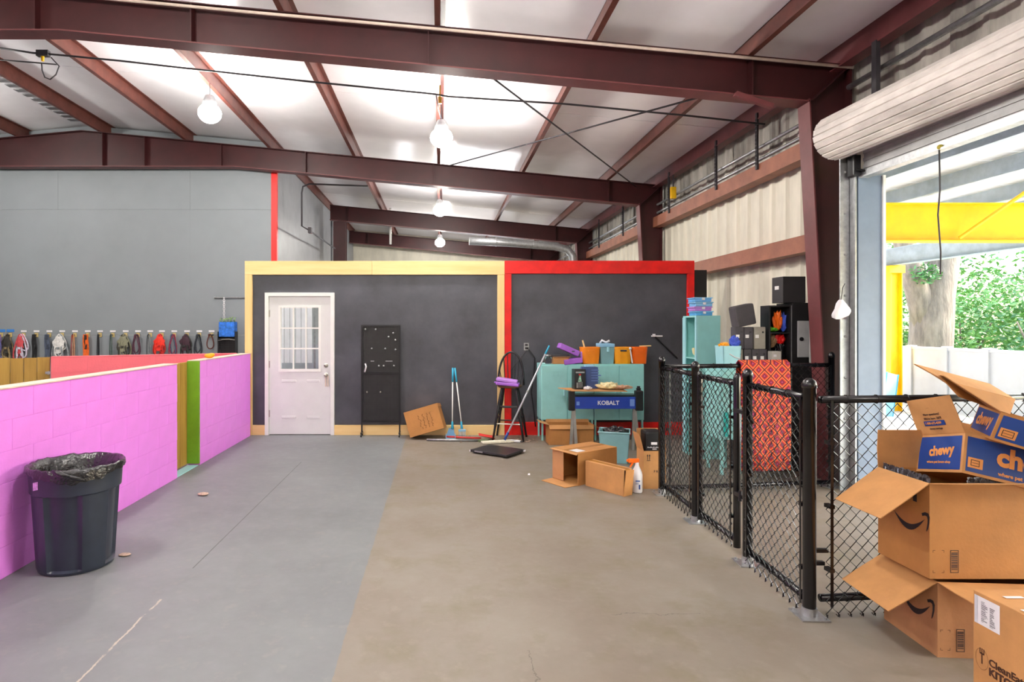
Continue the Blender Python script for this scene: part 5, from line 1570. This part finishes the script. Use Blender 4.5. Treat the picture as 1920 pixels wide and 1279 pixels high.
crumple('work_glove', 'pinkish tan work glove on the right of the paper heap', (W(1166, 0, yA + .1).x, yA + .06, zz + .006), .12, .06, .05, mat('tan_glove', '#b98f74', .8, var=.3, vs=20), 'glove', 5)
crumple('white_roll', 'small white roll in front of the blue tool case', (W(1101, 0, yA).x, yA - .02, zz + .006), .05, .035, .045, M_PAPER, 'roll', 7)
t = thing('round_knob', 'black round cap standing at the right end of the work stand', 'cap', (W(1202, 0, yA).x, yA + .1, zt + .07))
MB().cyl((0, 0, 0), (0, 0, .035), .03, seg=16).cyl((0, 0, .035), (0, 0, .06), .02, seg=16).build('cap', M_BLACK, t, world=False)

# teal bin with black bag in front, jug
t = thing('teal_waste_bin', 'square teal plastic waste bin with a black bag under the work stand', 'waste bin', (W(1152, 0, 7.1).x, 7.1, 0), (0, 0, R(-18)))
P_ = []
MB().prism([(-.15, -.13, .003), (.15, -.13, .003), (.15, .13, .003), (-.15, .13, .003)], (0, 0, .004)).prism([(-.15, -.13, .004), (.15, -.13, .004), (.175, -.155, .36), (-.175, -.155, .36)], (0, .008, 0)).prism([(-.15, .13, .004), (.15, .13, .004), (.175, .155, .36), (-.175, .155, .36)], (0, -.008, 0)).prism([(-.15, -.13, .004), (-.15, .13, .004), (-.175, .155, .36), (-.175, -.155, .36)], (.008, 0, 0)).prism([(.15, -.13, .004), (.15, .13, .004), (.175, .155, .36), (.175, -.155, .36)], (-.008, 0, 0)).build('bin_body', M_TEALBIN, t, world=False)
MB().tube([(-.178, -.158, .36), (.178, -.158, .36), (.178, .158, .36), (-.178, .158, .36)], .01, 6, True).build('rim', M_TEALBIN, t, world=False)
o = crumple('black_bag', 'black plastic bag bulging out of the teal waste bin', (W(1154, 0, 7.1).x, 7.1, .3), .13, .11, .1, MATS['black_film'], 'bag', 11)
t = thing('white_jug', 'white plastic bottle with an orange spray head standing on the floor', 'bottle', (1.9, 5.76, 0))
MB().lathe([(.001, .003), (.045, .003), (.05, .012), (.05, .17), (.044, .2), (.022, .25), (.017, .265), (.017, .29)], 24).build('bottle_body', M_PAPER, t, True, world=False)
MB().box((-.085, -.014, .285), (.02, .014, .325), bev=.006).box((-.1, -.01, .295), (-.083, .01, .318), bev=.003).prism([(-.05, -.008, .288), (-.03, -.008, .288), (-.062, -.008, .24), (-.072, -.008, .243)], (0, .016, 0)).build('spray_head', M_ORANGE2, t, world=False)
MB().box((-.03, -.0515, .115), (.012, -.049, .125)).box((-.03, -.0515, .1), (-.0, -.049, .103)).box((-.03, -.0515, .09), (.0, -.049, .093)).box((.0, -.0515, .04), (.014, -.049, .085)).build('label_print', M_BLUEP, t, world=False)

# ================================================================== SHELVES BEYOND THE PEN
def panel_box(t, lo, hi, th, m, open_side, shelves=(), name='carcass'):
    (a, b, c), (d, e, f) = lo, hi
    mb = MB().box((a, b, c), (d, e, c + th)).box((a, b, f - th), (d, e, f))
    if open_side != 'left': mb.box((a, b, c + th), (a + th, e, f - th))
    mb.box((d - th, b, c + th), (d, e, f - th)).box((a + (0 if open_side == 'left' else th), e - th, c + th), (d - th, e, f - th))
    if open_side == 'left': mb.box((a, b, c + th), (d - th, b + th, f - th))
    mb.build(name, m, t)
    for z in shelves:
        MB().box((a + .002 + (0 if open_side == 'left' else th), b + (th if open_side == 'left' else .004), z), (d - th, e - th, z + th * .8)).build('shelf', m, t)
xa = W(1281, 0, 7.62).x
t = thing('teal_cabinet', 'tall teal metal cabinet with an open left side beyond the pen', 'cabinet', (3.25, 7.4, 0))
panel_box(t, (3.1, 7.2, 0), (3.38, 7.62, 1.73), .02, M_TEAL, 'left', (.45, .9, 1.2))
MB().box((3.085, 7.52, .02), (3.1, 7.6, 1.71)).box((3.085, 7.2, .0), (3.1, 7.235, 1.73)).build('frame_upright', M_AQUA, t)
for k, (c_, lb) in enumerate((('#5ea6dc', 'bottom'), ('#b87fd0', 'second lowest'), ('#7db8e2', 'third'), ('#6cb0e8', 'topmost'))):
    t = thing('food_container', '%s of the four clear coloured containers stacked on the teal cabinet' % {'bottom': 'light blue lowest', 'second lowest': 'violet second lowest', 'third': 'pale blue third', 'topmost': 'blue topmost'}[lb], 'container', (3.22 + .006 * (-1) ** k, 7.4, 1.732 + k * .056))
    mm = mat('container_%d' % k, c_, .3, var=.08)
    MB().box((-.1, -.1, 0), (.105, .1, .045), bev=.008).build('tub', mm, t, world=False)
    MB().box((-.112, -.11, .04), (.115, .11, .054), bev=.004).build('lid', mat('container_lid_%d' % k, ['#79bde8', '#c493dc', '#8fc6ea', '#86c2f0'][k], .3), t, world=False)
    MB().box((-.015, -.116, .02), (.02, -.1, .05), bev=.004).build('clip', M_PAPER, t, world=False)
o = crumple('soft_toy', 'pale yellow soft toy on a shelf of the teal cabinet', (3.2, 7.4, 1.22), .06, .06, .12, mat('toy_cream', '#d8cfa0', .8), 'toy', 4)
t = thing('locker_cabinet', 'teal metal locker beyond the pen under the toy filled bin', 'locker', (3.15, 6.7, 0))
MB().box((3.02, 6.42, .38), (3.25, 6.8, 1.13), bev=.004).build('body', M_TEAL, t)
MB().box((3.03, 6.408, .4), (3.24, 6.421, 1.11), bev=.003).build('door', M_TEAL, t)
MB().box((3.04, 6.39, .42), (3.09, 6.409, .68), bev=.006).build('handle', mat('bright_teal', '#1cc0b8', .4), t)
for x in (3.04, 3.23):
    for y in (6.45, 6.77):
        MB().box((x - .014, y - .014, 0), (x + .014, y + .014, .385)).build('leg', M_TEAL, t)
t = thing('toy_bin', 'aqua plastic bin full of bright toys beyond the pen', 'bin', (3.17, 6.58, 1.132))
MB().prism([(-.085, -.09, 0), (.085, -.09, 0), (.1, -.1, .255), (-.1, -.1, .255)], (0, .008, 0)).prism([(-.085, -.09, 0), (-.085, .09, 0), (-.1, .1, .255), (-.1, -.1, .255)], (.008, 0, 0)).prism([(.085, -.09, 0), (.085, .09, 0), (.1, .1, .255), (.1, -.1, .255)], (-.008, 0, 0)).prism([(-.085, .09, 0), (.085, .09, 0), (.1, .1, .255), (-.1, .1, .255)], (0, -.008, 0)).box((-.085, -.09, 0), (.085, .09, .01)).build('bin_body', M_AQUA, t, world=False)
MB().tube([(-.03, -.1, .17), (.03, -.115, .13), (.08, -.11, .12)], .006, 6).build('handle', M_PAPER, t, True, world=False)
for (lb, dx, m, s_) in (('yellow rope toy on top of the aqua toy bin', -.055, M_AMBER, 2), ('blue spiky toy on top of the aqua toy bin', .065, mat('royal_blue', '#3b56c4', .5), 9)):
    crumple('dog_toy', lb, (3.17 + dx, 6.56, 1.36), .05, .05, .06 + (.06 if dx > 0 else 0), m, 'toy', s_)
# dark base cabinet carrying the file boxes
t = thing('low_cabinet', 'dark low cabinet carrying the file boxes beyond the pen', 'cabinet', (3.43, 6.75, 0))
MB().box((3.26, 6.58, .0), (3.6, 6.72, 1.12), bev=.004).build('body', M_DARK, t)
MB().box((3.27, 6.566, .1), (3.43, 6.58, 1.08)).box((3.435, 6.566, .1), (3.59, 6.58, 1.08)).build('door', M_DARK, t)
def file_box(label, px, z, w_, h, m, rot=0, y=6.6):
    x = W(px, 0, y).x
    t = thing('file_box', label, 'file box', (x, y, z), (0, R(rot), 0), group='fabric file boxes beyond the pen')
    MB().box((-w_ / 2, 0, 0), (w_ / 2, .1, h), bev=.008).build('box_body', m, t, world=False)
    MB().box((-w_ / 2 + .012, -.004, h * .5), (-w_ / 2 + .012 + .036, .002, h * .5 + .036)).build('label', M_WHITE, t, world=False)
    MB().box((w_ / 2 - .04, -.003, h * .72), (w_ / 2 - .02, .002, h * .8), bev=.003).build('finger_hole', M_BLACK, t, world=False)
    return t
M_FG = mat('felt_grey', '#9a968a', .8, var=.08); M_FB = mat('felt_charcoal', '#4a474b', .8, var=.08)
lo_ = (('grey file box at the left end of the lower row', 1386, M_FG), ('charcoal file box second in the lower row', 1402, M_FB), ('charcoal file box third in the lower row', 1417, M_FB), ('charcoal file box at the right end of the lower row', 1431, M_FB))
for lb, px, m in lo_:
    file_box(lb, px, 1.122, .084, .225, m)
up_ = (('charcoal file box at the left end of the upper row', 1386.5, M_FB, .1), ('charcoal file box in the middle of the upper row', 1404, M_FB, .098), ('grey file box at the right end of the upper row', 1425, M_FG, .125))
for lb, px, m, w_ in up_:
    file_box(lb, px, 1.349, w_, .245, m)
t = thing('cushion_cube', 'dark folded fabric cube tilted on top of the file boxes', 'cube', (W(1394, 0, 6.7).x, 6.62, 1.605), (0, R(-11), R(12)))
MB().box((-.11, 0, .0), (.13, .12, .235), bev=.02).build('cube_body', M_FB, t, world=False)
# black cube shelf with toys and the big dark box on it
t = thing('cube_shelf', 'tall black open shelf with toys beyond the pen', 'shelf', (3.85, 6.75, 0))
panel_box(t, (3.625, 6.58, 0), (3.87, 6.76, 1.83), .016, mat('black_laminate', '#1b1a1c', .45), 'front', (.4, .8, 1.16, 1.52))
MB().box((3.866, 6.572, 0), (3.874, 6.58, 1.83)).build('edge_strip', M_GALV, t)
t = thing('tall_cabinet', 'tall black cabinet with a grey metal door beside the open shelf', 'cabinet', (4.0, 6.75, 0))
MB().box((3.885, 6.58, 0), (4.14, 6.9, 1.86), bev=.004).build('body', MATS['black_laminate'], t)
MB().box((3.93, 6.555, 1.26), (4.06, 6.575, 1.66), bev=.004).build('door', mat('cool_grey_metal', '#a5a7a8', .45), t)
MB().box((4.045, 6.52, 1.2), (4.09, 6.55, 1.74), bev=.004).build('door_edge', mat('pale_grey_metal', '#bfc1c0', .45), t)
MB().cyl((3.965, 6.545, 1.46), (3.965, 6.556, 1.46), .022, seg=16).box((3.96, 6.54, 1.445), (3.97, 6.546, 1.475)).build('lock', M_BLACK, t)
t = thing('storage_cube', 'big dark cube box with a white tag on top of the black shelf', 'box', (3.79, 6.6, 1.862))
MB().box((0, 0, 0), (.25, .22, .29), bev=.004).build('box_body', mat('cube_black', '#2a282b', .55), t, world=False)
MB().box((-.0025, .08, .15), (.0, .16, .19)).build('tag', M_WHITE, t, world=False)
for (lb, x, z, sx, sz, m, s_) in (('orange plush toy hanging over the top shelf of the black shelf', 3.76, 1.55, .045, .2, M_ORANGE2, 2), ('green bone toy on the top shelf of the black shelf', 3.7, 1.54, .06, .045, mat('lime', '#5fb428', .5), 5), ('blue toy at the right of the top shelf', 3.825, 1.54, .028, .18, mat('royal_blue', '#3b56c4', .5), 6), ('red ball toy on the second shelf of the black shelf', 3.79, 1.4, .05, .1, M_RED, 8), ('brown and white plush toy on the second shelf', 3.69, 1.36, .05, .14, mat('plush_brown', '#8a6a4a', .9, var=.3, vs=20), 9), ('dark shiny bag slumped on the second shelf', 3.785, 1.18, .045, .22, MATS['black_film'], 12)):
    crumple('dog_toy' if 'bag' not in lb else 'dark_bag', lb, (x, 6.66, z), sx, .048, sz, m, 'toy' if 'bag' not in lb else 'bag', s_)
t = thing('file_box', 'pale grey box with a tag in front of the dark bag on the black shelf', 'file box', (3.665, 6.5, 1.178))
MB().box((-.05, 0, 0), (.05, .09, .15), bev=.006).build('box_body', mat('felt_pale', '#bcb8b0', .8), t, world=False)
MB().box((-.035, -.003, .09), (-.005, .002, .115)).build('label', M_PAPER, t, world=False)
